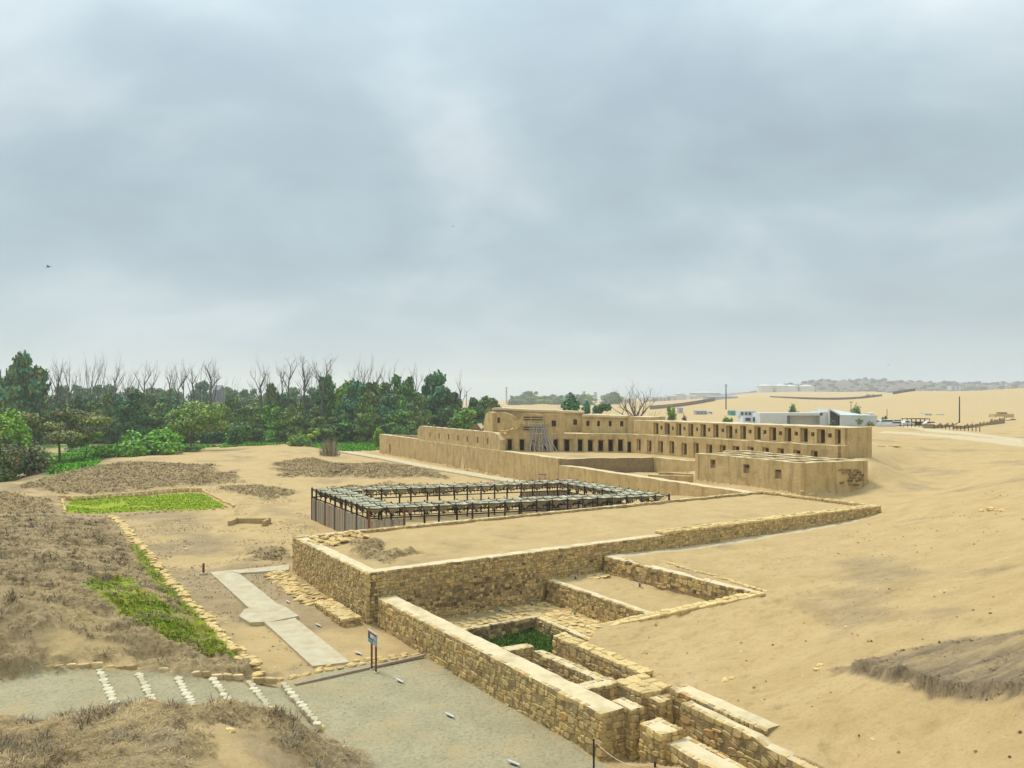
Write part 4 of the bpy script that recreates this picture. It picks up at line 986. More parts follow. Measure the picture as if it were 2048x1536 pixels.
slab(PAL, 'terrace_floor', [(B0[0]-bd[1]*-.9, B0[1]+bd[0]*.9), (MB2[0]+bd[1]*.0+.2, MB2[1]+.95), (MB2[0]+4, MB2[1]+9), (-6, 133)], ZT-.3, ZT)
slab(PAL, 'terrace_floor', [D2((MB2[0]-nfw[0]*.95, MB2[1]-nfw[1]*.95), .1), D2((MB2[0]-nfw[0]*.95, MB2[1]-nfw[1]*.95), S_L-.1), D2((MB2[0]-nfw[0]*1.7, MB2[1]-nfw[1]*1.7), S_L-.1), D2((MB2[0]-nfw[0]*1.7, MB2[1]-nfw[1]*1.7), .1)], ZT-.3, ZT+.012)
# retaining walls of the court
CT = thing('court_wall', (*D1(MW0,80), 2), 'retaining wall below the open court, pale top edge and rough stained foot', 'mud wall', 'court walls')
mud_wall(CT, 'plaster_wall', D1(MW0,80.0), (20.0,110.0), .8, ZC+.12, .9, (), mat_=M_MUDDARK)
CT = thing('court_wall', (20, 110, 2), 'smooth pale retaining wall between the court and the small windowed mud building', 'mud wall', 'court walls')
mud_wall(CT, 'plaster_wall', (20.05,109.9), (27.6,97.0), .8, ZC+.12, .9, ())
CT = thing('mud_wall', (23, 94, 2), 'knee-high double mud kerb at the foot of the small mud building', 'mud wall')
mud_wall(CT, 'kerb', (16.8,96.2), (21.7,94.2), .8, 2.55, .5, ()); mud_wall(CT, 'kerb', (18.3,97.6), (22.2,95.8), .8, 2.7, .4, ())

# --- the small building in front
SBT = thing('small_mud_building', (*SB[1], 2.0), 'roofless mud building with three windows and a light grid of room walls', 'building')
dL = np.array(SB[1])-np.array(SB[0]); dL = tuple(dL/np.linalg.norm(dL))
sw = niche_mesh('window', .85, .98, .66)
mud_wall(SBT, 'front_wall', SB[0], SB[1], 1.2, 5.5, .7, [(s_at(px, SB[0], dL), z, .85, .98, 'window', sw) for px, z in ((1426,3.98),(1492,3.85),(1556,3.62))], rough=.04)
mud_wall(SBT, 'side_wall', SB[1], SB[2], 1.2, 5.5, .7, (), mat_=M_MUD, rough=.05, off=-.004)
mud_wall(SBT, 'back_wall', SB[2], SB[3], 1.2, 5.46, .6, (), off=-.003); mud_wall(SBT, 'far_wall', SB[3], SB[0], 1.2, 5.47, .6, (), off=-.005)
lp = lambda a, b: (SB[0][0]+(SB[1][0]-SB[0][0])*a+(SB[3][0]-SB[0][0])*b, SB[0][1]+(SB[1][1]-SB[0][1])*a+(SB[3][1]-SB[0][1])*b)
for a in (.18,.38,.60,.80): mud_wall(SBT, 'room_wall', lp(a,.06), lp(a,.94), 3.8, 5.45, .55, (), rough=.03)
for b in (.36,.68): mud_wall(SBT, 'room_wall', lp(.03,b), lp(.97,b), 3.8, 5.42, .5, (), rough=.03)
slab(SBT, 'room_floor', [lp(.02,.02), lp(.98,.02), lp(.98,.98), lp(.02,.98)], 3.0, 4.4, M_MUDDARK)
# worn patch and exposed footing of its right-hand wall
dS = np.array(SB[2])-np.array(SB[1]); lS = np.linalg.norm(dS); dS /= lS; nS = np.array((dS[1], -dS[0]))
for i in range(44):
    s_ = rng.uniform(.1, 3.4); z_ = rng.uniform(1.6, 2.75-.22*s_); q_ = np.array(SB[1])+dS*s_+nS*.02; k = rng.uniform(.25,.5)
    link('footing_stone', ROCKS[i % 5], SBT, (q_[0]-SB[1][0], q_[1]-SB[1][1], z_-2.0), (0, rng.uniform(-.2,.2), math.atan2(dS[1],dS[0])), (k*1.2, .25, k))
for i in range(26):
    s_ = rng.uniform(5.0, 7.9); z_ = rng.uniform(3.0, 4.9-.25*abs(s_-6)); q_ = np.array(SB[1])+dS*s_+nS*.03; k = rng.uniform(.3,.8); m = MB()
    m.box(-k/2, k/2, -.1, .08, -.06, .07, (1.1,1.05,1.0) if i % 3 else (.6,.57,.54)); m.build('eroded_brick', M_MUDDARK, SBT, (q_[0]-SB[1][0], q_[1]-SB[1][1], z_-2.0)).rotation_euler = (0, rng.uniform(-.15,.15), math.atan2(dS[1],dS[0]))
for lab, a_, b_, z_ in (('long low pale-topped mud wall between the small building and the palace wing', at(1452,902,5.15), at(1636,900,5.15), 5.15), ('low mud wall running right into the sand behind the small building', at(1560,910,5.1), at(1744,904,5.1), 5.1)):
    t = thing('mud_wall', (a_[0], a_[1], 4), lab, 'mud wall'); mud_wall(t, 'plaster_wall', a_[:2], b_[:2], 3.2, z_, .9, ())

# --- scaffold of poles against the breach
SC = thing('pole_scaffold', (*((np.array(B0)+np.array(bd)*s_at(1078,B0,bd))), ZC), 'grey wooden pole scaffold shoring up the broken palace front', 'scaffold')
s0 = s_at(1078, B0, bd)
def sp_(ds, o, z): return (B0[0]+bd[0]*(s0+ds)+bd[1]*o-SC.location.x, B0[1]+bd[1]*(s0+ds)-bd[0]*o-SC.location.y, z-ZC)
def pole(a, b, r=.05):
    m = MB(); m.tube([a, b], [r*1.25, r], 5); m.build('pole', M_POLE, SC)
for ds in (-1.35, -.75, .0, .75, 1.25):
    pole(sp_(ds, .35, ZC), sp_(ds+rng.uniform(-.1,.1), .3, 9.2 if ds in (-1.35,.75) else 8.1), .06)
for ds in (-1.4, -.6, .2, .8, 1.4, 2.0): pole(sp_(ds+rng.uniform(-.1,.3), 1.7, ZC), sp_(ds*.55, .45, rng.uniform(6.2,7.6)), .05)
for k in range(5): pole(sp_(1.2+.5*k, 1.2+.2*k, ZC), sp_(.4+.12*k, .4, 5.2+.5*k), .045)
for z in (4.5, 5.4, 6.3, 7.1, 7.9): pole(sp_(-1.6, .5, z), sp_(1.5, .5, z+rng.uniform(-.1,.1)), .045)
for k in range(9):
    a = rng.uniform(-1.3,1.6); pole(sp_(a, rng.uniform(.5,1.5), ZC+rng.uniform(0,1.2)), sp_(a+rng.choice((-1,1))*rng.uniform(.6,1.2), .5, ZC+rng.uniform(1.6,3.2)), .04)
for k in range(6): pole(sp_(-1.2+.42*k, .45, 6.4), sp_(-.9+.42*k, .5, 7.8), .045)

# --- the timber shelter
ZR, ZL, ZG = 3.3, 2.55, .2
S0 = np.array((-11.26,61.4)); SE1 = np.array((25.36,8.6)); SE2 = np.array((-7.94,13.5)); NU, NV = 19, 11
SH = thing('timber_shelter', (*S0, ZG), 'dark timber shelter with a walkway roof of pale green cloth hoppers round an open yard', 'shelter')
def sp2(i, j, z): p = S0+SE1*(i/NU)+SE2*(j/NV); return np.array((p[0]-S0[0], p[1]-S0[1], z-ZG))
def hopper(var):
    r_ = random.Random(var); m = MB(); a, b = SE1/NU, SE2/NV; n = 4
    q = lambda x, y, z: (a[0]*x+b[0]*y, a[1]*x+b[1]*y, z)
    ap = (r_.uniform(-.06,.06), r_.uniform(-.06,.06)); dep = -(ZR-ZL)*r_.uniform(.8,1.0)
    cs = [(-.44,-.40),(.44,-.40),(.44,.40),(-.44,.40)]
    for k in range(4):
        c0, c1 = cs[k], cs[(k+1) % 4]; V = []
        for i in range(n+1):
            t_ = i/n; sg = (1-t_)
            for w_ in (0, .5, 1):
                x = (c0[0]+(c1[0]-c0[0])*w_)*sg+ap[0]*t_; y = (c0[1]+(c1[1]-c0[1])*w_)*sg+ap[1]*t_
                V.append(q(x, y, dep*t_**1.25 - (.06 if w_ == .5 else 0)*sg))
        Fc = [(i*3+w_, i*3+w_+1, i*3+w_+4, i*3+w_+3) for i in range(n) for w_ in (0,1)]
        b_ = r_.uniform(.8,1.15); m.add(V, Fc, (b_, b_, b_*.98))
    return m.mesh('roof_panel', M_CLOTH)
HP = [hopper(k) for k in range(6)]
cells = [(i,j) for i in range(NU) for j in range(NV) if i < 2 or i >= NU-2 or j < 2 or j >= NV-2]
fr = MB()
for i, j in cells:
    o = link('roof_panel', rng.choice(HP), SH, tuple(sp2(i+.5, j+.5, ZR+rng.uniform(-.03,.05))))
    fr.bar(sp2(i+.5,j+.5,ZR-.1), sp2(i+.5,j+.5,ZL-.12), .05)
    for di, dj in ((0,0),(1,0),(1,1),(0,1)):
        if rng.random() < .8: fr.bar(sp2(i+di,j+dj,ZR-.05), sp2(i+.5,j+.5,ZL-.02), .045)
nodes = {(i+a, j+b) for i, j in cells for a in (0,1) for b in (0,1)}
for i, j in nodes: fr.bar(sp2(i,j,ZL-.05), sp2(i,j,ZR+.14), .07)
fr.build('roof_frame', M_DWOOD, SH)
lines = [((0,0),(NU,0)),((0,NV),(NU,NV)),((0,0),(0,NV)),((NU,0),(NU,NV)),((2,2),(NU-2,2)),((2,NV-2),(NU-2,NV-2)),((2,2),(2,NV-2)),((NU-2,2),(NU-2,NV-2)),]
for (a, b), (c_, e_) in lines:
    m = MB(); m.bar(sp2(a,b,ZR-.06), sp2(c_,e_,ZR-.06), .05, .06); m.bar(sp2(a,b,ZL-.06), sp2(c_,e_,ZL-.06), .06, .1); m.build('roof_beam', M_DWOOD, SH)
posts = set()
for i in list(range(0, NU+1, 2))+[NU]: posts |= {(i,0),(i,NV)}
for j in list(range(0, NV+1, 2))+[NV]: posts |= {(0,j),(NU,j)}
for i in range(2, NU-1, 2): posts |= {(i,2),(i,NV-2)}
for j in range(2, NV-1, 2): posts |= {(2,j),(NU-2,j)}
for i, j in sorted(posts):
    m = MB(); a = sp2(i,j,0); m.bar((a[0],a[1],-.5), sp2(i,j,ZR+.05), .15, .15); m.build('post', M_DWOOD if (i,j) not in ((0,0),(2,0)) else M_RWOOD, SH)
def cane_panel(a, b, z0, z1):
    m = MB(); A_ = sp2(*a, 0); B_ = sp2(*b, 0); d = B_-A_; L = np.linalg.norm(d[:2]); n = max(4, int(L/.16)); z1 += 0
    for k in range(n):
        t0_, t1_ = (k+.06)/n, (k+.94)/n; h_ = z1-rng.uniform(0,.08)
        g_ = rng.uniform(.7,1.25); tn = (g_*rng.uniform(.95,1.1), g_*.97, g_*rng.uniform(.88,1.0))
        if rng.random() < .12: tn = (g_*1.1, g_*.72, g_*.55)
        o = rng.uniform(-.02,.02); nn = np.array((-d[1], d[0], 0))/L
        p0_, p1_ = A_+d*t0_+nn*o, A_+d*t1_+nn*o
        m.add([(p0_[0],p0_[1],z0-ZG),(p1_[0],p1_[1],z0-ZG),(p1_[0],p1_[1],h_-ZG),(p0_[0],p0_[1],h_-ZG)]+[(p0_[0]+nn[0]*.03,p0_[1]+nn[1]*.03,z0-ZG),(p1_[0]+nn[0]*.03,p1_[1]+nn[1]*.03,z0-ZG),(p1_[0]+nn[0]*.03,p1_[1]+nn[1]*.03,h_-ZG),(p0_[0]+nn[0]*.03,p0_[1]+nn[1]*.03,h_-ZG)],
              [(0,1,2,3),(7,6,5,4),(0,3,7,4),(1,5,6,2),(3,2,6,7)], tn)
    m.build('cane_panel', M_CANE, SH)
for j in range(0, NV, 2): cane_panel((0,j), (0,min(NV,j+2)), -.1, ZL-.12)
cane_panel((0,0), (2,0), -.1, ZL-.15)
for j in range(0, NV, 2): cane_panel((NU,j), (NU,min(NV,j+2)), .2, 1.9)
for i in (13,15,17): cane_panel((i,0), (min(NU,i+2),0), .4, 1.8)
for i in (15,17): cane_panel((i,NV), (min(NU,i+2),NV), .2, 2.2)
cane_panel((NU-2,2), (NU-2,NV-2), .2, 1.5)
m = MB()
for (a, b), (c_, e_) in (((2,0),(13,0)),((2,2),(NU-2,2)),((2,NV-2),(NU-2,NV-2)),((2,NV),(15,NV))): m.bar(sp2(a,b,.75), sp2(c_,e_,.75), .05, .07)
m.build('hand_rail', M_DWOOD, SH)
# ------------------------------------------------------------------ trees, bushes, scrub
def leaf_cloud(seed, lobes, n, size, cols, hollow=.55, squash=1.0):
    """leaf-sized faces spread through the shell of overlapping lobes: (x,y,z,rx,ry,rz)"""
    r_ = np.random.default_rng(seed); lob = np.array(lobes, float)
    w = (lob[:,3]*lob[:,4]*lob[:,5])**.667; k = r_.choice(len(lob), n, p=w/w.sum()); L = lob[k]
    d = r_.normal(size=(n,3)); d /= np.linalg.norm(d, axis=1)[:,None]
    rad = 1 - (1-hollow)*r_.random(n)**1.5
    # break the shell into clumps with gaps
    cl = r_.normal(size=(n,3))*.10
    lumps = (fbm(d[:,0]*3+L[:,0]*3.1+seed, d[:,2]*3+d[:,1]*2.3+L[:,1]*1.7, 3, seed)-.5)*.55
    c_ = L[:,:3] + (d*(rad+lumps)[:,None]+cl)*L[:,3:6]
    nrm = d + r_.normal(size=(n,3))*.7; nrm[:,2] += .3; nrm /= np.linalg.norm(nrm, axis=1)[:,None]
    a = np.cross(nrm, r_.normal(size=(n,3))); a /= np.linalg.norm(a, axis=1)[:,None]+1e-9; b = np.cross(nrm, a)
    s = size*(.5+r_.random(n)*.9)
    V = np.stack([c_+a*s[:,None]*.62, c_+b*s[:,None]*.42, c_-a*s[:,None]*.62, c_-b*s[:,None]*.42], 1).reshape(-1,3)
    ci = np.array(cols)[r_.integers(0, len(cols), n)]*(.72+.6*r_.random(n))[:,None]
    zone = .55+.9*fbm(c_[:,0]*.35+seed, c_[:,1]*.35+c_[:,2]*.4, 2, seed+3); ci = ci*zone[:,None]
    return V, np.arange(n*4).reshape(-1,4), np.repeat(np.clip(ci,0,1),4,0)
G_DARK = [(0.071, 0.168, 0.042), (0.1, 0.211, 0.045), (0.063, 0.145, 0.051)]
G_OLIVE = [(0.187, 0.235, 0.044), (0.238, 0.248, 0.052), (0.15, 0.208, 0.041), (0.25, 0.235, 0.065)]
G_MID = [(0.15, 0.328, 0.044), (0.209, 0.393, 0.038), (0.12, 0.278, 0.05)]
G_LIME = [(0.208, 0.468, 0.02), (0.151, 0.404, 0.025), (0.282, 0.51, 0.03)]
G_YEL = [(0.345, 0.489, 0.03), (0.46, 0.513, 0.05), (0.253, 0.391, 0.03)]
G_BROWN = [(0.288, 0.216, 0.1), (0.216, 0.18, 0.086), (0.36, 0.27, 0.129)]
G_TEAL = [(0.071, 0.232, 0.125), (0.094, 0.271, 0.141), (0.113, 0.298, 0.121)]
def crown_mesh(seed, R_, H_, n, size, cols, kind='round'):
    r_ = random.Random(seed); lobes = []
    if kind == 'forest':                                  # tall ragged crown, leafy almost to the ground
        for i in range(9):
            z = H_*(.10+.80*i/8); w = R_*(.62+.45*math.sin(math.pi*(.2+.72*i/8)))*(1 if i < 6 else r_.uniform(.45,.85))
            for q in range(2):
                a = r_.uniform(0, 6.28); o = R_*r_.uniform(.1,.55); lobes.append((o*math.cos(a), o*math.sin(a), z+r_.uniform(-.5,.5), w*r_.uniform(.45,.7), w*r_.uniform(.45,.7), H_*.10*r_.uniform(.7,1.3)))
    elif kind == 'flat':                                  # layered parasol crown
        for i in range(12):
            a = r_.uniform(0, 6.28); o = R_*r_.uniform(.15,.85); z = H_*r_.uniform(.45,.95) - o*.12
            lobes.append((o*math.cos(a), o*math.sin(a), z, R_*r_.uniform(.25,.45), R_*r_.uniform(.25,.45), H_*r_.uniform(.06,.11)))
    elif kind == 'bush':
        for i in range(14):
            a = r_.uniform(0, 6.28); o = R_*r_.uniform(0,.72); z = H_*(.25+.5*r_.random())*(1-.45*(o/R_)**2)
            lobes.append((o*math.cos(a), o*math.sin(a), z, R_*r_.uniform(.22,.38), R_*r_.uniform(.22,.38), H_*r_.uniform(.2,.36)))
    else:
        for i in range(11):
            a = r_.uniform(0, 6.28); o = R_*r_.uniform(.05,.62); z = H_*r_.uniform(.42,.85)
            lobes.append((o*math.cos(a), o*math.sin(a), z, R_*r_.uniform(.35,.55), R_*r_.uniform(.35,.55), H_*r_.uniform(.12,.2)))
    V, Fc, T = leaf_cloud(seed, lobes, n, size, cols, .45)
    return np_mesh('crown', V, Fc, M_LEAF, T)
def limb(m, p, d, L, r0, depth, r_, tint=None, spread=.6, n=5, up=.15):
    pts = [np.array(p)]; d = np.array(d, float); d /= np.linalg.norm(d); seg = 4
    for i in range(seg):
        d = d + np.array((r_.uniform(-1,1), r_.uniform(-1,1), r_.uniform(-.6,.9)))*.17 + np.array((0,0,up*.3)); d /= np.linalg.norm(d)
        pts.append(pts[-1]+d*L/seg)
    r1 = r0*(.55 if depth else .25)
    m.tube(pts, [r0+(r1-r0)*i/seg for i in range(seg+1)], max(3, n), tint, cap=False)
    if depth:
        for k in range(r_.choice((2,3,3))):
            q = pts[r_.choice((2,3,4,4))]; a = r_.uniform(0, 6.28)
            dd = d*1.0 + np.array((math.cos(a), math.sin(a), r_.uniform(-.2,.5)))*spread
            limb(m, q, dd, L*r_.uniform(.45,.75), r1*r_.uniform(.6,.9), depth-1, r_, tint, spread, n-1, up)
def trunk_mesh(seed, H_, r0, lean=.05, forks=3):
    r_ = random.Random(seed); m = MB(); limb(m, (0,0,-.4), (r_.uniform(-lean,lean), r_.uniform(-lean,lean), 1), H_*.55, r0, 2 if forks else 0, r_, None, .7, 6)
    return m.mesh('trunk', M_BARK)
def tree(name, label, cat, loc, crown, trunk, sc, rz, group=None):
    t = thing(name, loc, label, cat, group, rz)
    if trunk: link('trunk', trunk, t, None, None, sc)
    link('crown', crown, t, None, None, sc); return t

# the wood beyond the fields: a few kinds of crown and trunk, every tree its own object
FK = []
for k in range(8):
    cols = [G_DARK+G_MID, G_DARK+G_TEAL, G_OLIVE+G_MID, G_MID+G_YEL, G_TEAL+G_OLIVE, G_DARK+G_OLIVE, G_DARK, G_MID+G_LIME][k]
    FK.append((crown_mesh(100+k, 5.0, 13.0, 8000, .72, cols, 'forest'), trunk_mesh(200+k, 13, .3)))
KIND = ['dark green', 'blue-green', 'olive', 'mid green', 'grey-green', 'dark olive', 'very dark green', 'fresh green']
def ftree(px, top, Y, k, w=1.0, label=None, dy=0):
    x = (px-CX)/F*Y; z0 = g1(x, Y)-.2; ztop = CAMZ-(top-HY)*Y/F; s = max(.3, (ztop-z0)/13.6)
    cm, tm = FK[k]
    return tree('forest_tree', label or f'{KIND[k]} leafy tree standing close among the others in the wood', 'tree', (x, Y, z0), cm, tm, (w*rng.uniform(.85,1.1), w*rng.uniform(.85,1.1), s), rng.uniform(0,6.28), 'trees of the wood')
ORDS = ['first','second','third','fourth','fifth','sixth','seventh','eighth','ninth','tenth','eleventh','twelfth','thirteenth','fourteenth','fifteenth','sixteenth','seventeenth','eighteenth','nineteenth','twentieth']+['twenty-'+w for w in ('first','second','third','fourth','fifth','sixth','seventh','eighth','ninth')]+['thirtieth']+['thirty-'+w for w in ('first','second','third','fourth','fifth','sixth','seventh','eighth','ninth')]+['fortieth']+['forty-'+w for w in ('first','second','third','fourth','fifth','sixth','seventh','eighth','ninth')]+['fiftieth','fifty-first','fifty-second']
prof = [(-200,770),(0,782),(60,790),(110,790),(150,785),(200,778),(250,782),(300,768),(330,790),(380,800),(430,790),(480,790),(520,800),(560,780),(610,778),(650,785),(700,760),(760,758),(800,762),(850,772),(900,778),(930,800),(960,805)]
def profy(px): return float(np.interp(px, [p[0] for p in prof], [p[1] for p in prof]))
for i, px in enumerate(range(-20, 945, 27)):                # front of the wood
    k = rng.choice((0,0,1,2,5,6,7,3)); ftree(px+rng.uniform(-8,8), profy(px)+rng.uniform(0,50), 214+rng.uniform(0,10), k, rng.uniform(.62,1.0), f'{KIND[k]} tree in the front row of the wood, {ORDS[i]} from the left edge')
for i, px in enumerate(range(-15, 930, 30)):
    k = rng.choice((0,1,2,4,5,3)); ftree(px+rng.uniform(-8,8), profy(px)+rng.uniform(-2,18), 236+rng.uniform(0,10), k, 1.15, f'{KIND[k]} tree in the middle row of the wood, {ORDS[i]} from the left edge')
for i, px in enumerate(range(-20, 700, 34)):                # hazier trees behind
    k = rng.choice((1,4,0)); ftree(px+rng.uniform(-10,10), 768+rng.uniform(-8,14), 380+rng.uniform(0,90), k, 1.6, f'hazy {KIND[k]} tree at the back of the wood, {ORDS[i]} from the left edge')
for px, top, Y, k, w, lab in [
 (22,722,205,4,1.0,'tall grey-green tree on the left edge, left of two joined crowns'),(52,697,208,4,1.15,'tallest grey-green tree at the left edge, standing high over the wood'),(-30,720,206,4,1.2,'grey-green tall tree cut by the left edge of the wood'),
 (655,738,232,0,.9,'round dark crown rising highest in the middle of the wood'),(700,752,232,3,1.0,'yellow-green rounded tree right of the round dark crown'),(745,760,230,2,1.0,'olive rounded tree under the pair of thin bare trunks'),
 (805,738,224,0,1.15,'tall dark tree on the right of the wood below bare branches'),(868,742,222,1,1.15,'tall blue-green tree near the right end of the wood, gaps showing sky'),
 (960,785,226,0,1.0,'dark rounded tree at the right end of the wood'),(985,795,224,5,.8,'small dark olive tree at the very right end of the wood, touching the palace roofline'),
 (265,778,205,6,1.0,'very dark dense tree in the front of the wood, left of the rounded acacia'),(545,765,228,5,.7,'thin crooked tree with reddish leaves in the middle of the wood'),
 ]: ftree(px, top, Y, k, w, lab)
# trees and bushes standing out before the wood
def solo(name, label, cat, px, top, bot, wpx, Y, cols, kind, n=5000, size=.5, seed=1, trunk=True, zb=None):
    x = (px-CX)/F*Y; z0 = g1(x, Y)-.15; ztop = CAMZ-(top-HY)*Y/F; H_ = max(.6, ztop-z0); R_ = wpx/2*Y/F
    cm = crown_mesh(seed, R_, H_*1.04, n, size, cols, kind); tm = trunk_mesh(seed+50, H_*.95, max(.08, H_*.025), .25) if trunk else None
    return tree(name, label, cat, (x, Y, z0), cm, tm, (1,1,1), rng.uniform(-.3,.3))
solo('acacia_tree', 'wide flat-topped brownish acacia at the left, sheep grazing under it', 'tree', 118, 818, 905, 160, 150, G_BROWN+G_OLIVE+G_BROWN+G_YEL, 'flat', 12000, .45, 301)
solo('acacia_tree', 'small layered green acacia right of the brownish one, over the sheep', 'tree', 170, 862, 905, 75, 158, G_YEL+G_MID, 'flat', 2600, .4, 302)
solo('acacia_tree', 'rounded olive acacia with several red-brown stems in the meadow', 'tree', 385, 805, 892, 125, 172, G_OLIVE+G_YEL+G_MID, 'round', 8000, .42, 303)
solo('bush', 'large bright green leafy bush beside the sandy ridge', 'bush', 300, 857, 920, 165, 158, G_LIME+G_MID+G_LIME, 'bush', 9000, .55, 304, False)
solo('bush', 'low bright green creeper spreading left of the large green bush', 'bush', 215, 893, 920, 90, 158, G_LIME, 'bush', 3000, .45, 305, False)
solo('bush', 'low green scrub right of the large bright bush', 'bush', 385, 893, 912, 60, 165, G_MID+G_OLIVE, 'bush', 2200, .42, 306, False)
solo('tree', 'bright yellow-green tree on the left edge above the brown bush', 'tree', 18, 808, 900, 130, 140, G_LIME+G_YEL, 'bush', 9000, .5, 307)
solo('bush', 'big brown-green bush in the bottom left before the meadow', 'bush', 12, 872, 968, 170, 112, G_BROWN+G_OLIVE+G_DARK, 'bush', 11000, .36, 308, False)
solo('bush', 'dark bush low on the left edge below the brown bush', 'bush', -20, 905, 968, 150, 108, G_DARK+G_OLIVE, 'bush', 6000, .36, 309, False)
solo('bush', 'round dark green bush under the rounded acacia, at the foot of the wood', 'bush', 478, 842, 886, 60, 205, G_MID+G_DARK, 'bush', 2600, .6, 310, False)
solo('bush', 'bright shrub at the foot of the wood beside the two thin palms', 'bush', 600, 868, 890, 60, 198, G_MID+G_YEL, 'bush', 2000, .5, 311, False)
solo('tree', 'dark green spreading tree behind the left end of the mud wall', 'tree', 815, 822, 880, 95, 196, G_DARK+G_MID, 'flat', 4500, .6, 312)
solo('tree', 'rounded dark green tree with light top, left of the palace', 'tree', 927, 817, 860, 58, 190, G_DARK+G_YEL+G_MID, 'round', 3600, .55, 313)
solo('bush', 'small light green shrub by the left corner of the long mud wall', 'bush', 758, 852, 885, 34, 196, G_YEL+G_LIME, 'bush', 1200, .5, 314, False)
solo('bush', 'hedge of light shrubs showing over the long mud wall', 'hedge', 865, 848, 870, 70, 200, G_YEL+G_MID, 'bush', 1500, .5, 315, False)
solo('tree', 'dark open-crowned tree behind the palace roof, left of the bare tree', 'tree', 1143, 790, 830, 50, 190, G_DARK+G_TEAL, 'round', 1500, .6, 316)
solo('tree', 'lower dark tree behind the palace roof, right of the open-crowned one', 'tree', 1203, 806, 835, 46, 195, G_DARK+G_TEAL, 'flat', 1500, .6, 317)
solo('tree', 'small dark tree between the two dark trees behind the palace roof', 'tree', 1172, 803, 835, 30, 200, G_TEAL, 'round', 800, .55, 318)
# two thin palms in the meadow
for px, top, Y in ((622,872,192),(632,866,193)):
    x = (px-CX)/F*Y; z0 = g1(x,Y); H_ = CAMZ-(top-HY)*Y/F-z0
    t = thing('papaya_tree', (x,Y,z0), 'slim pale-stemmed papaya tree, '+('taller of the pair' if px > 625 else 'shorter of the pair')+' in the green field', 'tree', 'pair of papaya trees')
    m = MB(); m.tube([(0,0,-.3),(.05,0,H_*.5),(0,0,H_)], [.14,.11,.08], 6, (1.9,1.9,1.8)); m.build('trunk', M_BARK, t)
    V, Fc, T = leaf_cloud(px, [(0,0,H_,1.1,1.1,.45)], 120, .6, G_YEL, .5); link('crown', np_mesh('crown', V, Fc, M_LEAF, T), t)
# tall dry reed clump at the bend of the path
A = on(660, 912); m = MB()
for k in range(260):
    a = rng.uniform(0,6.28); o = rng.random()**1.1*2.0; H_ = rng.uniform(.8,5.0)*(1-.55*o/2.0); b = np.array((o*math.cos(a), o*math.sin(a)*.8, 0)); tip = b+np.array((math.cos(a)*H_*.42*rng.random()+rng.uniform(-.4,.4), math.sin(a)*H_*.3, H_)); w = .05
    g_ = rng.uniform(.6,1.2); m.add([b+(-w,0,0), b+(w,0,0), (b+tip)/2+np.array((w*.8,0,H_*.08)), tip, (b+tip)/2+np.array((-w*.8,0,H_*.08))], [(0,1,2,3,4)], (.52*g_,.43*g_,.28*g_) if rng.random() < .8 else (.2*g_,.2*g_,.08*g_))
tag(m.build('reed_clump', M_BRUSH, None, A), 'tall clump of dry feathery reeds beside the pale footpath', 'reeds', kind='thing')
# bare dead trees sticking out of the wood
def bare_mesh(seed, kind):
    r_ = random.Random(seed); tr = MB(); brs = []; H_ = 24.0
    def limb_(*a): b = MB(); limb(b, *a); brs.append(b)
    if kind == 0:                                         # single straight stem with a small broken crown
        pts = [np.array((0,0,-.5))]; d = np.array((r_.uniform(-.12,.12), 0, 1.0))
        for i in range(7): d = d+np.array((r_.uniform(-.1,.1), r_.uniform(-.1,.1), 0)); d /= np.linalg.norm(d); pts.append(pts[-1]+d*H_*.11)
        tr.tube(pts, [.48-.035*i for i in range(8)], 6, cap=False)
        for k in range(5): limb_(pts[-1-(k % 3)], np.array((math.cos(k*2.4+seed), math.sin(k*2.4+seed), 1.3)), r_.uniform(3,6), .2, 3, r_, None, .8, 5)
        for k in range(3): limb_(pts[3+k], np.array((math.cos(k*3+seed), math.sin(k*3+seed), .4)), r_.uniform(1.5,3.5), .12, 2, r_, None, .8, 4)
    else:                                                 # forked low into two or three stems
        limb(tr, (0,0,-.5), (0,0,1), H_*.42, .46, 0, r_, None, .3, 6)
        tip = np.array((0,0,H_*.38)); 
        for k in range(3 if kind == 2 else 2):
            a = seed+k*6.28/(3 if kind == 2 else 2); limb_(tip, np.array((math.cos(a)*.35, math.sin(a)*.35, 1)), H_*.36, .27, 3, r_, None, .5, 5, .3)
    return tr.mesh('trunk', M_PALEBARK), [b.mesh('branch', M_PALEBARK) for b in brs]
BM = [bare_mesh(500+k, (0,1,0,2,0,1,0,0,2)[k]) for k in range(9)]
bare = [(105,712),(122,700),(140,728),(178,690),(196,702),(215,712),(233,697),(262,722),(282,716),(303,713),(335,718),(352,735),(368,712),(398,709),(412,712),(426,709),(460,742),(518,706),(549,733),(576,705),(592,720),(607,703),(640,703),(652,706),(716,706),(736,702),(768,718),(782,722),(829,722),(915,732),(90,735),(160,715),(248,730),(380,722),(440,745),(530,722),(563,716),(628,718),(748,722),(795,716)]
bare.sort()
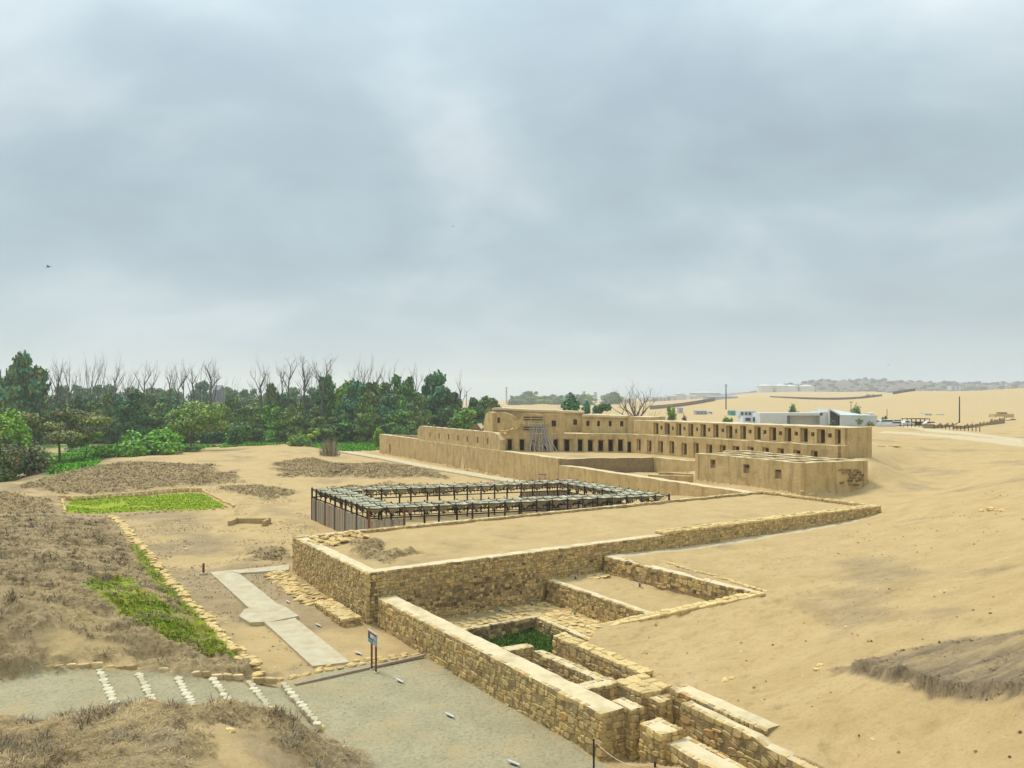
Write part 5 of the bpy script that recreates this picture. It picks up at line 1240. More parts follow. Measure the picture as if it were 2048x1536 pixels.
for i, (px, top) in enumerate(bare):
    Y = 226+rng.uniform(-4,8); x = (px-CX)/F*Y; z0 = g1(x,Y); H_ = CAMZ-(top-HY)*Y/F-z0
    where = 'near the tall left tree' if px < 150 else 'over the left wood' if px < 320 else 'over the middle wood' if px < 560 else 'right of the wood middle' if px < 680 else 'behind the right rounded crowns'
    lean = (rng.uniform(-.09,.09), rng.uniform(-.09,.09)); wd = rng.uniform(.5,.95); t = thing('bare_tree', (x,Y,z0), f'leafless dead tree {where}, {ORDS[i]} from the left', 'dead tree', 'dead trees over the wood', rng.uniform(0,6.28))
    a, b = BM[(i*4+i//3) % 9]; zt_ = max(v.co.z for q_ in b for v in q_.vertices); s = H_/zt_; t.rotation_euler = (*lean, t.rotation_euler[2]); link('trunk', a, t, None, None, (s*wd,s*wd,s)); [link('branch', q_, t, None, None, (s*wd,s*wd,s)) for q_ in b]
# the wide bare tree behind the palace
r_ = random.Random(77); Y = 200; x = (1272-CX)/F*Y; z0 = g1(x,Y); t = thing('bare_tree', (x,Y,z0), 'broad leafless tree with a fan of fine twigs behind the palace', 'bare tree')
tr = MB(); limb(tr, (0,0,-.3), (0,0,1), 5.5, .5, 0, r_, None, .3, 8)
for k in range(11): a = k*.571*2; br = MB(); limb(br, (0,0,2.2+.27*k), (math.cos(a)*.95, math.sin(a)*.95, .40+.09*k), 4.6, .24, 4, r_, None, .75, 5, .1); br.build('branch', M_BARK, t)
tr.build('trunk', M_BARK, t)

# dead scrub matted over the mounds: one mass of dry stems
def scatter(polys, dens, n_max, seed, avoid=None):
    r_ = np.random.default_rng(seed); out = []
    for p in polys:
        P = np.array([q[:2] for q in p]); lo, hi = P.min(0), P.max(0); n = int(min(n_max, (hi-lo).prod()*dens))
        q = lo+(hi-lo)*r_.random((n,2)); q = q[inpoly(q[:,0], q[:,1], p)]; out.append(q)
    q = np.concatenate(out)
    return q
def tufts(name, q, L, w, cols, lie, seed, k=5, label=None, rough=.5):
    """k bent stems from each root"""
    r_ = np.random.default_rng(seed); n = len(q); z = gz(q[:,0], q[:,1]); root = np.repeat(np.stack([q[:,0], q[:,1], z-.02], 1), k, 0); N_ = n*k
    a = r_.random(N_)*6.283; el = lie[0]+(lie[1]-lie[0])*r_.random(N_); LL = np.repeat(L*np.ones(n), k)*(.5+r_.random(N_)); ww = np.repeat(w*np.ones(n), k)
    root = root + np.stack([np.cos(a), np.sin(a), 0*a], 1)*(LL*.3*r_.random(N_))[:,None]
    d = np.stack([np.cos(a)*np.cos(el), np.sin(a)*np.cos(el), np.sin(el)], 1); sd_ = np.stack([-np.sin(a), np.cos(a), .4*(r_.random(N_)-.5)], 1)
    mid = root+d*(LL*.55)[:,None]+np.stack([0*a,0*a,LL*.10],1); tip = root+d*LL[:,None]+np.stack([r_.normal(size=N_)*LL*.2, r_.normal(size=N_)*LL*.2, -LL*.12],1)
    V = np.stack([root-sd_*ww[:,None], root+sd_*ww[:,None], mid+sd_*ww[:,None]*.9, tip, mid-sd_*ww[:,None]*.9], 1).reshape(-1,3)
    pz = fbm(root[:,0]*.45, root[:,1]*.45, 3, seed)
    C_ = np.array(cols); ci = C_[np.clip((pz*1.6-.3)*len(C_)+r_.normal(size=N_)*.8, 0, len(C_)-1).astype(int)]*(.65+.7*r_.random(N_))[:,None]
    i = np.arange(N_)*5; fc = np.concatenate([np.stack([i,i+1,i+2,i+4],1)]); f3 = np.stack([i+4,i+2,i+3],1)
    me = bpy.data.meshes.new(name); me.vertices.add(len(V)); me.vertices.foreach_set('co', V.astype(np.float32).ravel())
    loops = np.concatenate([fc.ravel(), f3.ravel()]).astype(np.int32); me.loops.add(len(loops)); me.loops.foreach_set('vertex_index', loops)
    st = np.concatenate([np.arange(len(fc))*4, fc.size+np.arange(len(f3))*3]).astype(np.int32); me.polygons.add(len(st)); me.polygons.foreach_set('loop_start', st)
    me.materials.append(M_BRUSH); at_ = me.color_attributes.new('tint', 'FLOAT_COLOR', 'POINT'); cc = np.ones((len(V),4), np.float32); cc[:,:3] = np.repeat(ci,5,0); at_.data.foreach_set('color', cc.ravel())
    me.update(calc_edges=True); me.validate()
    return tag(link(name, me), kind='stuff')
def maskat(M, q):
    X, Y = q[:,0], q[:,1]; j = np.clip(np.searchsorted(_t, X/Y)-1, 0, nx-2); i = np.clip(np.searchsorted(_y, Y)-1, 0, ny-2); return M[i,j]
DRY = [(0.227, 0.154, 0.07), (0.41, 0.294, 0.135), (0.508, 0.371, 0.177), (0.324, 0.221, 0.098), (0.562, 0.422, 0.214), (0.367, 0.299, 0.186)]
q = scatter(brush_polys[:2]+brush_polys[2:3], 80, 60000, 5); q = q[(maskat(m_brush, q) > .35) & (np.abs(q[:,0]/q[:,1]) < .78)]
tufts('scrub_and_shade_stems', q, .12+.13*vnoise(q[:,0]*.8, q[:,1]*.8, 77), .008*np.clip(q[:,1]/26, .8, 2.0), DRY, (-.1,.45), 6, 5)
q = scatter(brush_polys[3:-1], 9, 9000, 7); q = q[maskat(m_brush, q) > .35]
qd = scatter(brush_polys[:2], 40, 30000, 55); qd = qd[(maskat(m_brush, qd) > .4) & (fbm(qd[:,0]*1.1, qd[:,1]*1.1, 3, 56) > .62) & (np.abs(qd[:,0]/qd[:,1]) < .78)]
tufts('scrub_and_shade_stems', qd, .30, .010*np.clip(qd[:,1]/26, .8, 2.0), [(.22,.16,.09),(.16,.12,.07),(.30,.235,.15),(.27,.24,.19)], (.1,1.0), 57, 6)
tufts('scrub_and_shade_stems', q, .42, .035, DRY[:4]+[(.15,.11,.06)], (.0,.6), 8, 4)
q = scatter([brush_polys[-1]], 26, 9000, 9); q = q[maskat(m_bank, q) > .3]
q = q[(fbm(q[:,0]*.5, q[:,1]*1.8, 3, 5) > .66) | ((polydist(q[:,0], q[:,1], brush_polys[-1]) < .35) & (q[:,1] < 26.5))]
tufts('scrub_and_shade_stems', q, .15, .010, [(.12,.09,.05),(.20,.15,.09),(.08,.06,.04)], (-.1,.3), 10, 5)  # dark stems along the bank's lower edge stand in for its undercut shade
q = scatter(green_polys[:2], 110, 20000, 11); q = q[fbm(q[:,0]*.7, q[:,1]*.7, 4, 12) > .40]
tufts('ground_creeper', q, .15, .018, [(.18,.28,.02),(.33,.36,.03),(.24,.31,.025),(.40,.38,.06)], (.2,1.1), 12, 4)
q = scatter(green_polys[2:3], 16, 18000, 13); q = q[fbm(q[:,0]*.25, q[:,1]*.25, 4, 14) > .27]
tufts('short_grass', q, .16, .04, [(.32,.50,.02),(.42,.56,.03),(.50,.54,.05),(.27,.44,.02)], (.4,1.3), 14, 4)
q = scatter(field_polys, 2.2, 9000, 15)
tufts('field_crop', q, .5, .13, [(.15,.40,.02),(.20,.46,.025),(.12,.34,.02)], (.5,1.3), 16, 4)
# grass in the far corner of the pool, dry litter elsewhere on its floor
qq = np.array([LC(8.95-abs(rng.gauss(0,1.6)), -2.75-abs(rng.gauss(0,2.2))) for _ in range(1500)]); qq = qq[inpoly(qq[:,0], qq[:,1], [LC(3,-2.75),LC(8.9,-2.75),LC(8.8,-7.2),LC(5,-10)])]
tufts('pool_grass', qq, .30, .022, [(.05,.12,.02),(.08,.17,.02),(.12,.2,.03)], (.5,1.4), 18, 5)
# scattered dead weeds on the trodden earth
fld = gpoly([(0,985),(560,960),(640,1060),(580,1130),(560,1290),(640,1330),(540,1345),(330,1130),(240,1040),(470,1030),(450,985)])
q = scatter([fld], 9.0, 26000, 19); q = q[fbm(q[:,0]*.35, q[:,1]*.35, 4, 23) > .55]
tufts('dead_weeds', q, .13, .016, [(.22,.16,.08),(.15,.11,.055),(.28,.21,.11),(.17,.16,.05)], (.1,1.0), 20, 4)
q = scatter([gpoly([(790,1090),(840,1060),(900,1055),(820,1100),(900,1130),(700,1085)])], 3, 500, 25); q = q[fbm(q[:,0]*.6, q[:,1]*.6, 3, 3) > .56]
tufts('dead_weeds', q, .3, .02, DRY[:3], (.0,.7), 26, 5)
# ------------------------------------------------------------------ far buildings, cars, poles, the town
def P0(px, Y): x = (px-CX)/F*Y; return (x, Y, g1(x, Y))
def zat(py, Y): return CAMZ-(py-HY)*Y/F
# the white museum
Y0 = 236.0; k_ = Y0/F
MU = thing('white_museum', P0(1625, Y0), 'long low white concrete building with a pitched end and dark glazed entrance', 'building')
bx = lambda px: (px-1625)*k_; bz = lambda py: zat(py, Y0)-MU.location.z
m = MB(); m.box(bx(1520), bx(1574), 0, 9, -1, bz(826)); m.box(bx(1574), bx(1645), 0, 9, bz(831), bz(826)); m.box(bx(1574), bx(1645), 2.5, 9, -1, bz(831)-.002); m.box(bx(1640), bx(1656), 0, 9, -1, bz(824)); m.build('gallery_block', M_WHITE, MU)
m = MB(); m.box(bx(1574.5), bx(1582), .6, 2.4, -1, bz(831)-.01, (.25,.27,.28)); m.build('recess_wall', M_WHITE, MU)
m = MB(); z0 = -1; a, b, c_ = bx(1655.5), bx(1671), bx(1745)
m.add([(a,-1,z0),(a,-1,bz(818)),(a,10,bz(818)),(a,10,z0),(b,-3,z0),(b,-3,bz(829)),(b,9,bz(829)),(b,9,z0)], [(1,5,6,2),(0,3,2,1),(4,5,6,7)]); m.build('gable', M_WHITE, MU)
m = MB(); m.add([(a+.1,-.4,z0),(b-.1,-1.8,z0),(b-.1,-1.8,bz(829.5)),(a+.1,-.4,bz(819))], [(0,1,2,3)]); m.build('glazed_entrance', M_GLASS, MU)
m = MB(); m.bar((a+.05,-1.05,z0),(a+.05,-1.05,bz(818)),.35); m.bar((a,-1.1,bz(818)),(b,-3.1,bz(829)),.35); m.build('entrance_frame', M_WHITE, MU)
m = MB(); m.box(b, c_, -3, 8, z0, bz(831)); m.build('hall_block', M_WHITE, MU)
m = MB(); m.add([(a,-1,bz(818)+.02),(b,-3.05,bz(829.5)),(c_,-3.05,bz(830.5)),(c_,8,bz(829.5)),(a+4,9,bz(818.5))], [(0,1,2,3,4)]); m.add([(b,-3.06,bz(831)),(c_,-3.06,bz(831)),(c_,-3.06,bz(830.5)),(b,-3.06,bz(829.5))], [(0,1,2,3)]); m.build('roof', M_WHITE, MU)
A2 = thing('white_annex', P0(1495, 240), 'pale terraced annex with parapets and a roof plant, left of the museum', 'building')
ax = lambda px: (px-1495)*240/F; az = lambda py: zat(py, 240)-A2.location.z
m = MB(); m.box(ax(1470), ax(1519), -1, 6, -1, az(845)); m.box(ax(1488), ax(1519), 1, 6, -1, az(833)); m.build('terrace_block', M_WHITE, A2)
m = MB(); m.box(ax(1486), ax(1520), 4, 8, az(833), az(822)); m.build('upper_block', M_WHITE, A2)
for px in (1490,1498,1505,1512):
    m = MB(); m.box(ax(px), ax(px+4), 3.8, 3.99, az(830), az(825), (.3,.3,.3)); m.build('window', M_GLASS, A2)
m = MB(); m.box(ax(1493), ax(1503), .9, .99, az(842), az(836)); m.box(ax(1508), ax(1516), .9, .99, az(843), az(835)); m.build('window_band', M_GLASS, A2)
W_ = thing('white_wall', P0(1770, 221), 'low white boundary wall in front of the parked van', 'wall'); m = MB(); s = 221/F
m.add([((1752-1770)*s,0,0),((1790-1770)*s,-1,0),((1790-1770)*s,-1,zat(848,221)-W_.location.z),((1752-1770)*s,0,zat(849,221)-W_.location.z)]+[((1752-1770)*s,.4,0),((1790-1770)*s,-.6,0),((1790-1770)*s,-.6,zat(848,221)-W_.location.z),((1752-1770)*s,.4,zat(849,221)-W_.location.z)], [(0,1,2,3),(7,6,5,4),(3,2,6,7),(1,5,6,2),(0,3,7,4)]); m.build('panel', M_WHITE, W_)
# parked cars
def car(px, Y, label, col, kind, rz):
    x, y, z = P0(px, Y); t = thing('parked_car', (x,y,z+.02), label, 'van' if kind == 'van' else 'pickup' if kind == 'pickup' else 'car', 'vehicles in the car park', rz)
    L, Wd = (5.2,1.95) if kind != 'car' else (4.5,1.8)
    if kind == 'van': prof_ = [(-2.6,.45),(-2.6,1.05),(-2.3,1.2),(-1.5,1.95),(2.5,2.0),(2.6,.45)]
    elif kind == 'pickup': prof_ = [(-2.6,.45),(-2.6,.95),(-1.4,1.1),(-.8,1.75),(.5,1.75),(.7,1.1),(2.6,1.1),(2.6,.45)]
    else: prof_ = [(-2.25,.4),(-2.25,.8),(-1.2,.98),(-.5,1.5),(1.2,1.52),(1.9,1.0),(2.25,.95),(2.25,.4)]
    m = MB(); n = len(prof_); h = Wd/2
    m.add([(p[0],-h,p[1]) for p in prof_]+[(p[0],h,p[1]) for p in prof_], [tuple(range(n)), tuple(range(2*n-1,n-1,-1))]+[(i,n+i,n+(i+1)%n,(i+1)%n) for i in range(n)], col); m.build('body', M_CARP, t)
    g = MB(); zt_ = max(p[1] for p in prof_); x0, x1 = (-1.4,2.2) if kind == 'van' else (-.8,.4) if kind == 'pickup' else (-.7,1.4)
    for s_ in (-1,1):
        yy = s_*(h+.012); g.add([(x0-.25,yy,zt_-.62),(x1+.2,yy,zt_-.62),(x1,yy,zt_-.14),(x0+.2,yy,zt_-.14)], [(0,1,2,3) if s_ < 0 else (3,2,1,0)])
    g.build('side_windows', M_GLASS, t)
    w = MB(); i0 = [i for i, p in enumerate(prof_) if p[1] > 1.4][0]; a, b = prof_[i0-1], prof_[i0]
    w.add([(a[0]-.02,-h*.85,a[1]+.06),(a[0]-.02,h*.85,a[1]+.06),(b[0]-.03,h*.8,b[1]-.06),(b[0]-.03,-h*.8,b[1]-.06)], [(0,1,2,3)]); w.build('windscreen', M_GLASS, t)
    for sx in (-.62,.62):
        for sy in (-1,1):
            q = MB(); q.tube([(sx*L/2,sy*(h-.18),.33),(sx*L/2,sy*(h+.03),.33)], .34, 10, (.03,.03,.03)); wh = q.build('wheel', M_PLAIN, t); rm = MB(); rm.tube([(sx*L/2,sy*(h+.02),.33),(sx*L/2,sy*(h+.045),.33)], .2, 8, (.45,.45,.47)); rm.build('rim', M_PLAIN, wh)
    for sy in (-.65,.65):
        q = MB(); q.box(prof_[1][0]-.03, prof_[1][0]+.02, sy*h-.18, sy*h+.18, prof_[1][1]-.22, prof_[1][1]-.06, (.8,.8,.75)); q.build('headlight', M_PLAIN, t)
car(1768, 233, 'white van nearest the museum, behind the low white wall', (.75,.76,.77), 'van', R(8))
car(1791, 227, 'small white car between the van and the pickup', (.78,.79,.8), 'car', R(-30))
car(1786, 247, 'grey van half hidden behind the small white car', (.35,.37,.4), 'van', R(5))
car(1810, 241, 'white pickup truck parked beside the shade frame', (.7,.71,.72), 'pickup', R(190))
car(1862, 234, 'white estate car parked alone right of the shade frame', (.8,.8,.82), 'car', R(175))
car(1395, 470, 'tiny silver car on the far road at the foot of the dune', (.55,.57,.6), 'car', 0); car(1418, 470, 'tiny white car on the far road, right of the silver one', (.75,.75,.75), 'car', 0)
# shade frame and rail fence by the cars
t = thing('shade_frame', P0(1835, 246), 'dark timber shade frame beside the parked pickup', 'shade frame'); m_ = MB()
for i in range(6):
    for j in range(2):
        m = MB(); m.bar((-3.2+i*1.4, j*3, -.2), (-3.2+i*1.4, j*3, 2.2), .14); m.build('post', M_DWOOD, t)
m = MB()
for i in range(15): m.bar((-3.6+i*.52, -.4, 2.3), (-3.6+i*.52, 3.4, 2.3), .08, .1)
m.bar((-3.6,0,2.2),(4.1,0,2.2),.1); m.bar((-3.6,3,2.2),(4.1,3,2.2),.1); m.build('roof_slats', M_DWOOD, t)
m = MB(); m.box(-3.2,3.8,2.86,2.92,0,1.3,(.6,.6,.6)); m.build('back_screen', M_DWOOD, t)
t = thing('rail_fence', P0(1870, 226), 'low dark post-and-rail fence along the far road', 'fence'); prev = None; rl = MB()
for i in range(22):
    x, y, z = P0(1800+i*7.6, 222-i*2.6); p = np.array((x-t.location.x, y-t.location.y, z-t.location.z))
    m = MB(); m.bar(p+(0,0,-.2), p+(0,0,1.1), .12); m.build('post', M_DWOOD, t)
    if prev is not None: rl.bar(prev+(0,0,.9), p+(0,0,.9), .05)
    prev = p
rl.build('rail', M_DWOOD, t)
# poles
def upole(px, top, Y, label, arms=1, r=.14):
    x, y, z = P0(px, Y); t = thing('utility_pole', (x,y,z), label, 'pole'); H_ = zat(top, Y)-z
    m = MB(); m.tube([(0,0,-.5),(0,0,H_)], [r*1.3,r], 6, (.9,.8,.7)); m.build('pole_shaft', M_DWOOD, t)
    for a in range(arms):
        m = MB(); m.bar((-1.1,0,H_-.3-a*.9),(1.1,0,H_-.3-a*.9),.14); m.build('cross_arm', M_DWOOD, t)
        for s_ in (-1,-.35,.35,1):
            m = MB(); m.tube([(s_,0,H_-.25-a*.9),(s_,0,H_-.02-a*.9)], .07, 5, (1.5,1.5,1.5)); m.build('insulator', M_DWOOD, t)
upole(1452, 769, 560, 'utility pole with two cross arms on the dune', 2, .35); upole(1919, 793, 250, 'plain dark wooden pole standing right of the parked cars', 0, .16)
upole(1774, 818, 330, 'thin brown pole behind the parked van', 0, .12); upole(1702, 803, 380, 'thin pole with a cross arm behind the museum roof', 1, .12)
# shrubs round the museum
def shrub(px, top, Y, wpx, label, cols, name='shrub', kind='bush', n=900, trunk=False, seed=1, size=.55): return solo(name, label, 'shrub', px, top, 0, wpx, Y, cols, kind, n, size, seed, trunk)
shrub(1584, 806, 262, 36, 'round spiky green shrub behind the museum roof', G_MID+G_OLIVE, seed=601); shrub(1712, 811, 262, 34, 'dark green shrub behind the pitched end of the museum', G_MID+G_DARK, seed=602)
shrub(1770, 833, 276, 18, 'small dark shrub beside the van', G_DARK, seed=603, n=400); shrub(1453, 832, 246, 28, 'dark shrub left of the pale annex', G_DARK+G_MID, seed=604, n=600)
shrub(1343, 812, 210, 20, 'stubby palm-like tree with a thick grey trunk beyond the palace wing', G_MID+G_LIME, 'palm_tree', 'round', 500, True, 605); shrub(1368, 826, 220, 18, 'small reddish dry shrub right of the stubby palm', G_BROWN, seed=606, n=300)
shrub(1718, 836, 228, 18, 'thin young tree before the white museum hall', G_MID+G_OLIVE, 'young_tree', 'round', 160, True, 607, .4); shrub(1741, 842, 228, 22, 'sparse grey shrub at the right corner of the museum', G_OLIVE, seed=608, n=200, size=.4); shrub(1665, 840, 228, 14, 'thin shrub by the glazed museum entrance', G_DARK, seed=609, n=160, size=.4)
m = MB(); x, y, z = P0(1343, 209); m.tube([(0,0,-.3),(0,0,2),(0,0,4)], [.75,.6,.7], 8, (.8,.8,.75)); tag(m.build('palm_stump', M_BARK, None, (x,y,z)), 'thick grey trunk below the stubby palm crown', 'trunk', kind='thing')
# small far things on the flats
def shed(px, top, Y, w, label, col, name='shed', d=6):
    x, y, z = P0(px, Y); h = zat(top, Y)-z; t = thing(name, (x,y,z), label, 'building'); k = Y/F; W2 = w*k/2
    m = MB(); m.box(-W2, W2, 0, d, -.5, h*.86, col); m.build('walls', M_PLAIN, t)
    m = MB(); m.add([(-W2-.2,-.3,h*.86),(W2+.2,-.3,h*.86),(W2+.2,d+.3,h*.86),(-W2-.2,d+.3,h*.86),(-W2-.2,d/2,h),(W2+.2,d/2,h)], [(0,1,5,4),(3,4,5,2),(0,4,3),(1,2,5),(0,3,2,1)], tuple(c*.8 for c in col)); m.build('roof', M_PLAIN, t)
    for i in range(max(1, int(w/7))):
        m = MB(); xx = -W2+(i+.5)*2*W2/max(1,int(w/7)); m.box(xx-W2*.12, xx+W2*.12, -.06, -.01, h*.2, h*.6, (.15,.16,.18)); m.build('door' if i == 0 else 'window', M_PLAIN, t)
shed(1403, 821, 460, 22, 'long grey shed at the foot of the dune', (.33,.36,.40)); shed(1468, 821, 440, 14, 'small turquoise hut left of the pale annex', (.03,.28,.26)); shed(1362, 815, 500, 8, 'small grey kiosk by the far road', (.4,.4,.42))
shed(1857, 826, 420, 14, 'low white hut on the flat below the right dune', (.7,.68,.64), d=4); shed(1883, 828, 425, 12, 'second low white hut, right of the first below the dune', (.72,.7,.66), d=3); shed(1743, 825, 400, 10, 'small white tent-like hut behind the museum', (.75,.75,.74), d=4)
# ruins on the right
RUP = on(2010, 835); RU = thing('mud_ruin', RUP, 'small stepped mud ruin on the flat at the right edge', 'ruin'); s = RUP[1]/F
m = MB(); m.box(-20*s, 18*s, 0, 5, -.5, zat(828,RUP[1])-RU.location.z); m.build('lower_wall', M_MUD, RU); m = MB(); m.box(-7*s, 7*s, 1, 4, zat(828,RUP[1])-RU.location.z-.01, zat(824.5,RUP[1])-RU.location.z, (.5,.45,.4)); m.build('upper_wall', M_MUD, RU)
for lab, pa, pb, z_ in (('eroded brown mud wall running along the far road, right of the cars', on(1866,857), on(1925,852), 1.5), ('eroded brown mud wall stretching right along the excavation', on(1925,858), on(2010,846), 1.4), ('pale-topped excavated mud wall farther right', on(1970,845), on(2032,840), 1.3)):
    t = thing('mud_ruin', (pa[0], pa[1], pa[2]), lab, 'ruin'); mud_wall(t, 'eroded_wall', pa[:2], pb[:2], min(pa[2],pb[2])-1, lambda s, a=pa[2], b=z_: a+b*(.0+.75*float(vnoise(s*.3, a, 4))), 2.2, (), mat_=M_MUDDARK, rough=.3, mtop=M_MUD)
# dark undercut in the sand by the palace corner
A = on(1770, 893); t = thing('rubble_heap', A, 'dark broken rubble in the sand beside the palace wing corner', 'rubble')
for i in range(16): q = (rng.uniform(-1.5,2.2), rng.uniform(-.5,.5)); k = rng.uniform(.3,.8); link('rubble_block', ROCKS[i % 5], t, (q[0], q[1], .1), (rng.uniform(-.4,.4), 0, rng.uniform(0,6)), (k,k*.6,k*.6))
# boundary wall across the dunes
def ridge_wall(label, pts, h, tint):
    P_ = [P0(px, Y) for px, Y in pts]; t = thing('boundary_wall', P_[0], label, 'wall', 'brick walls on the dunes'); n = 0
    for a, b in zip(P_, P_[1:]):
        L = math.hypot(b[0]-a[0], b[1]-a[1]); k = max(1, int(L/9))
        for i in range(k):
            f0, f1 = i/k, (i+.97)/k; q0 = [a[j]+(b[j]-a[j])*f0-P_[0][j] for j in range(3)]; q1 = [a[j]+(b[j]-a[j])*f1-P_[0][j] for j in range(3)]
            zz0 = g1(q0[0]+P_[0][0], q0[1]+P_[0][1])-P_[0][2]; zz1 = g1(q1[0]+P_[0][0], q1[1]+P_[0][1])-P_[0][2]; m = MB(); g_ = rng.uniform(.75,1.2); m.bar((q0[0],q0[1],zz0+h/2-.5),(q1[0],q1[1],zz1+h/2-.5),.5,h+1,(g_*tint[0],g_*tint[1],g_*tint[2])); m.build('wall_panel', M_PLAIN, t)
ridge_wall('dark red brick boundary wall along the hollow between the dunes', [(1540,745),(1600,750),(1690,755),(1740,750),(1765,740)], 3.2, (.16,.075,.06)); ridge_wall('dark purplish wall climbing the end of the right dune', [(1786,730),(1805,728),(1832,722)], 4.0, (.10,.075,.09))
ridge_wall('far brown boundary wall left of the utility pole', [(1300,620),(1330,640),(1380,660),(1430,680)], 3.0, (.22,.12,.08))
# tanks and plant on the horizon
def tank(px, top, bot, wpx, Y, label, col=(.62,.64,.60)):
    x = (px-CX)/F*Y; zb_ = zat(bot, Y); k = Y/F; r = wpx*k/2; h = zat(top, Y)-zb_; t = thing('storage_tank', (x,Y,zb_), label, 'tank', 'oil tanks'); m = MB()
    m.tube([(0,0,-12),(0,0,h*.72)], r, 28, col); m.build('shell', M_PLAIN, t); m = MB(); m.tube([(0,0,h*.72),(0,0,h*.9),(0,0,h)], [r*1.01,r*.6,.1], 28, tuple(c*.93 for c in col)); m.build('roof', M_PLAIN, t)
    m = MB(); m.tube([(0,0,h*.70),(0,0,h*.74)], r*1.03, 28, tuple(c*.6 for c in col)); m.build('rim', M_PLAIN, t)
for i, (px, top, bot, w, c_) in enumerate([(1530,768,784,32,.62),(1563,768,784,30,.62),(1580,769,784,31,.66),(1612,769,784,32,.62)]): tank(px, top, bot, w, 1290, ['leftmost','second from the left','third from the left','rightmost'][i]+' of the four pale oil tanks below the town hill', (c_,c_,c_*.94))
tank(1410,782,798,60,1500,'wide pale tank on the horizon left of the utility pole',(.5,.5,.48)); tank(1360,785,797,20,1500,'narrow pale tank on the horizon beside the wide one',(.5,.5,.48)); tank(1238,795,810,50,1300,'wide brownish tank on the horizon behind the bare tree',(.42,.36,.30))
def stack(px, top, Y, label, r=2.0, lattice=False):
    x, y, z = P0(px, Y); t = thing('chimney_stack', (x,y,z), label, 'chimney'); H_ = zat(top, Y)-z; m = MB(); m.tube([(0,0,0),(0,0,H_)], [r*1.2,r], 10, (.35,.36,.38)); m.build('shaft', M_PLAIN, t)
    for q in (.7,.95):
        m = MB(); m.tube([(0,0,H_*q),(0,0,H_*q+1.2)], r*1.4, 10, (.28,.28,.3)); m.build('gallery', M_PLAIN, t)
stack(1013,774,1300,'tall thin tower on the horizon left of the sand heap',1.2); stack(1168,783,1300,'left chimney of the refinery pair on the horizon',2.2); stack(1191,785,1300,'right chimney of the refinery pair on the horizon',2.0); stack(1178,792,1300,'short chimney between the refinery pair',1.4); stack(933,783,900,'faint mast on the horizon at the end of the wood',.7)
for i, (px, w, top) in enumerate(((1322,36,793),(1345,20,790),(1388,16,791),(1300,22,797))): shed(px, top, 1400, w, ['wide','narrow','small','low'][i]+' hazy factory shed on the horizon right of the bare tree', (.5,.48,.46), 'factory_shed', 30)
shed(1445, 791, 900, 62, 'long grey warehouse behind the dune, by the utility pole', (.34,.36,.38), 'warehouse', 20)
shed(432, 770, 420, 14, 'dark square water tower block showing over the wood', (.18,.2,.23), 'tower_block', 8)
# hazy groves on the horizon
for i, px in enumerate((1030,1050,1066,1085,1105,1120,1140,1160,1178,1215,1230)):
    Y = 900+rng.uniform(0,200); x = (px-CX)/F*Y; z0 = g1(x,Y)-1; tree('distant_tree', f'hazy tree in the low horizon grove behind the palace, {ORDS[i]} from the left', 'tree', (x,Y,z0), FK[i % 5][0], FK[i % 5][1], (2.2,2.2,1.0+.5*rng.random()), rng.uniform(0,6), 'hazy horizon trees')
# the town on the hill
def house_mesh(seed):
    r_ = random.Random(seed); m = MB(); w, d, h = r_.uniform(9,15), r_.uniform(8,12), r_.choice((3,3.2,6,6.3,9)); g = 1
    m.box(-w/2, w/2, -d/2, d/2, -4, h); m.box(-w/2-.15, w/2+.15, -d/2-.15, -d/2+.3, h-.02, h+.8, (.9,.9,.9)); m.box(-w/2, -w/2+.4, -d/2+.31, d/2, h, h+.7)
    if r_.random() < .6: m.box(-w*.1, w*.42, -d*.2, d*.45, h+.01, h+2.6, (.8,.75,.7))
    for f_ in range(int(h//3)):
        for k in range(3):
            x = -w/2+(k+.5)*w/3; m.box(x-.8, x+.8, -d/2-.06, -d/2-.01, 3*f_+.9, 3*f_+2.2, (.15,.16,.18))
    return m.mesh('hillside_house', M_HOUSES[seed % 6])
M_HOUSES = [mat('house_paint_%s' % n, tuple(.62*q for q in c_) if n != 'white' else c_, tuple(q*.55 for q in c_), .2, .85) for n, c_ in (('brick',(.22,.12,.085)),('grey',(.30,.29,.28)),('cream',(.46,.42,.36)),('white',(.62,.62,.60)),('brown',(.20,.15,.12)),('rose',(.33,.22,.19)))]
HM = [house_mesh(s_) for s_ in range(18)]
HC = ['brick-red','grey','cream','white','brown','rose-coloured']
for i in range(290):
    px = rng.uniform(1500, 2150); Y = rng.uniform(1480, 2050); x, y, z = P0(px, Y)
    if z < 15: continue
    kk = rng.randrange(18); o = link('hillside_house', HM[kk], None, (x,y,z+.2), (0,0,rng.uniform(-.5,.5)), (rng.uniform(.6,1.0), rng.uniform(.6,1.0), rng.uniform(.4,.75)))
    tag(o, f'{HC[kk % 6]} {"lower" if Y < 1700 else "upper"} block-like house on the {"left end" if px < 1600 else "left slope" if px < 1720 else "crest" if px < 1830 else "right slope"} of the hazy town hill', 'house', 'houses on the town hill', 'thing')
for i in range(22):
    px = rng.uniform(1500, 2150); Y = rng.uniform(1480, 2050); x, y, z = P0(px, Y)
    if z < 15: continue
    tree('distant_tree', f'hazy dark tree among the {"lower" if Y < 1700 else "upper"} houses on the {"left" if px < 1720 else "middle" if px < 1850 else "right"} of the town hill', 'tree', (x,y,z-1), FK[i % 5][0], None, (.8,.8,.5), rng.uniform(0,6), 'trees of the town hill')
x, y, z = P0(1911, 1560); o = link('school_block', HM[3], None, (x,y,z), (0,0,0), (2.4,1.5,1.6)); tag(o, 'broad white block standing out on the right slope of the town hill', 'building', kind='thing')
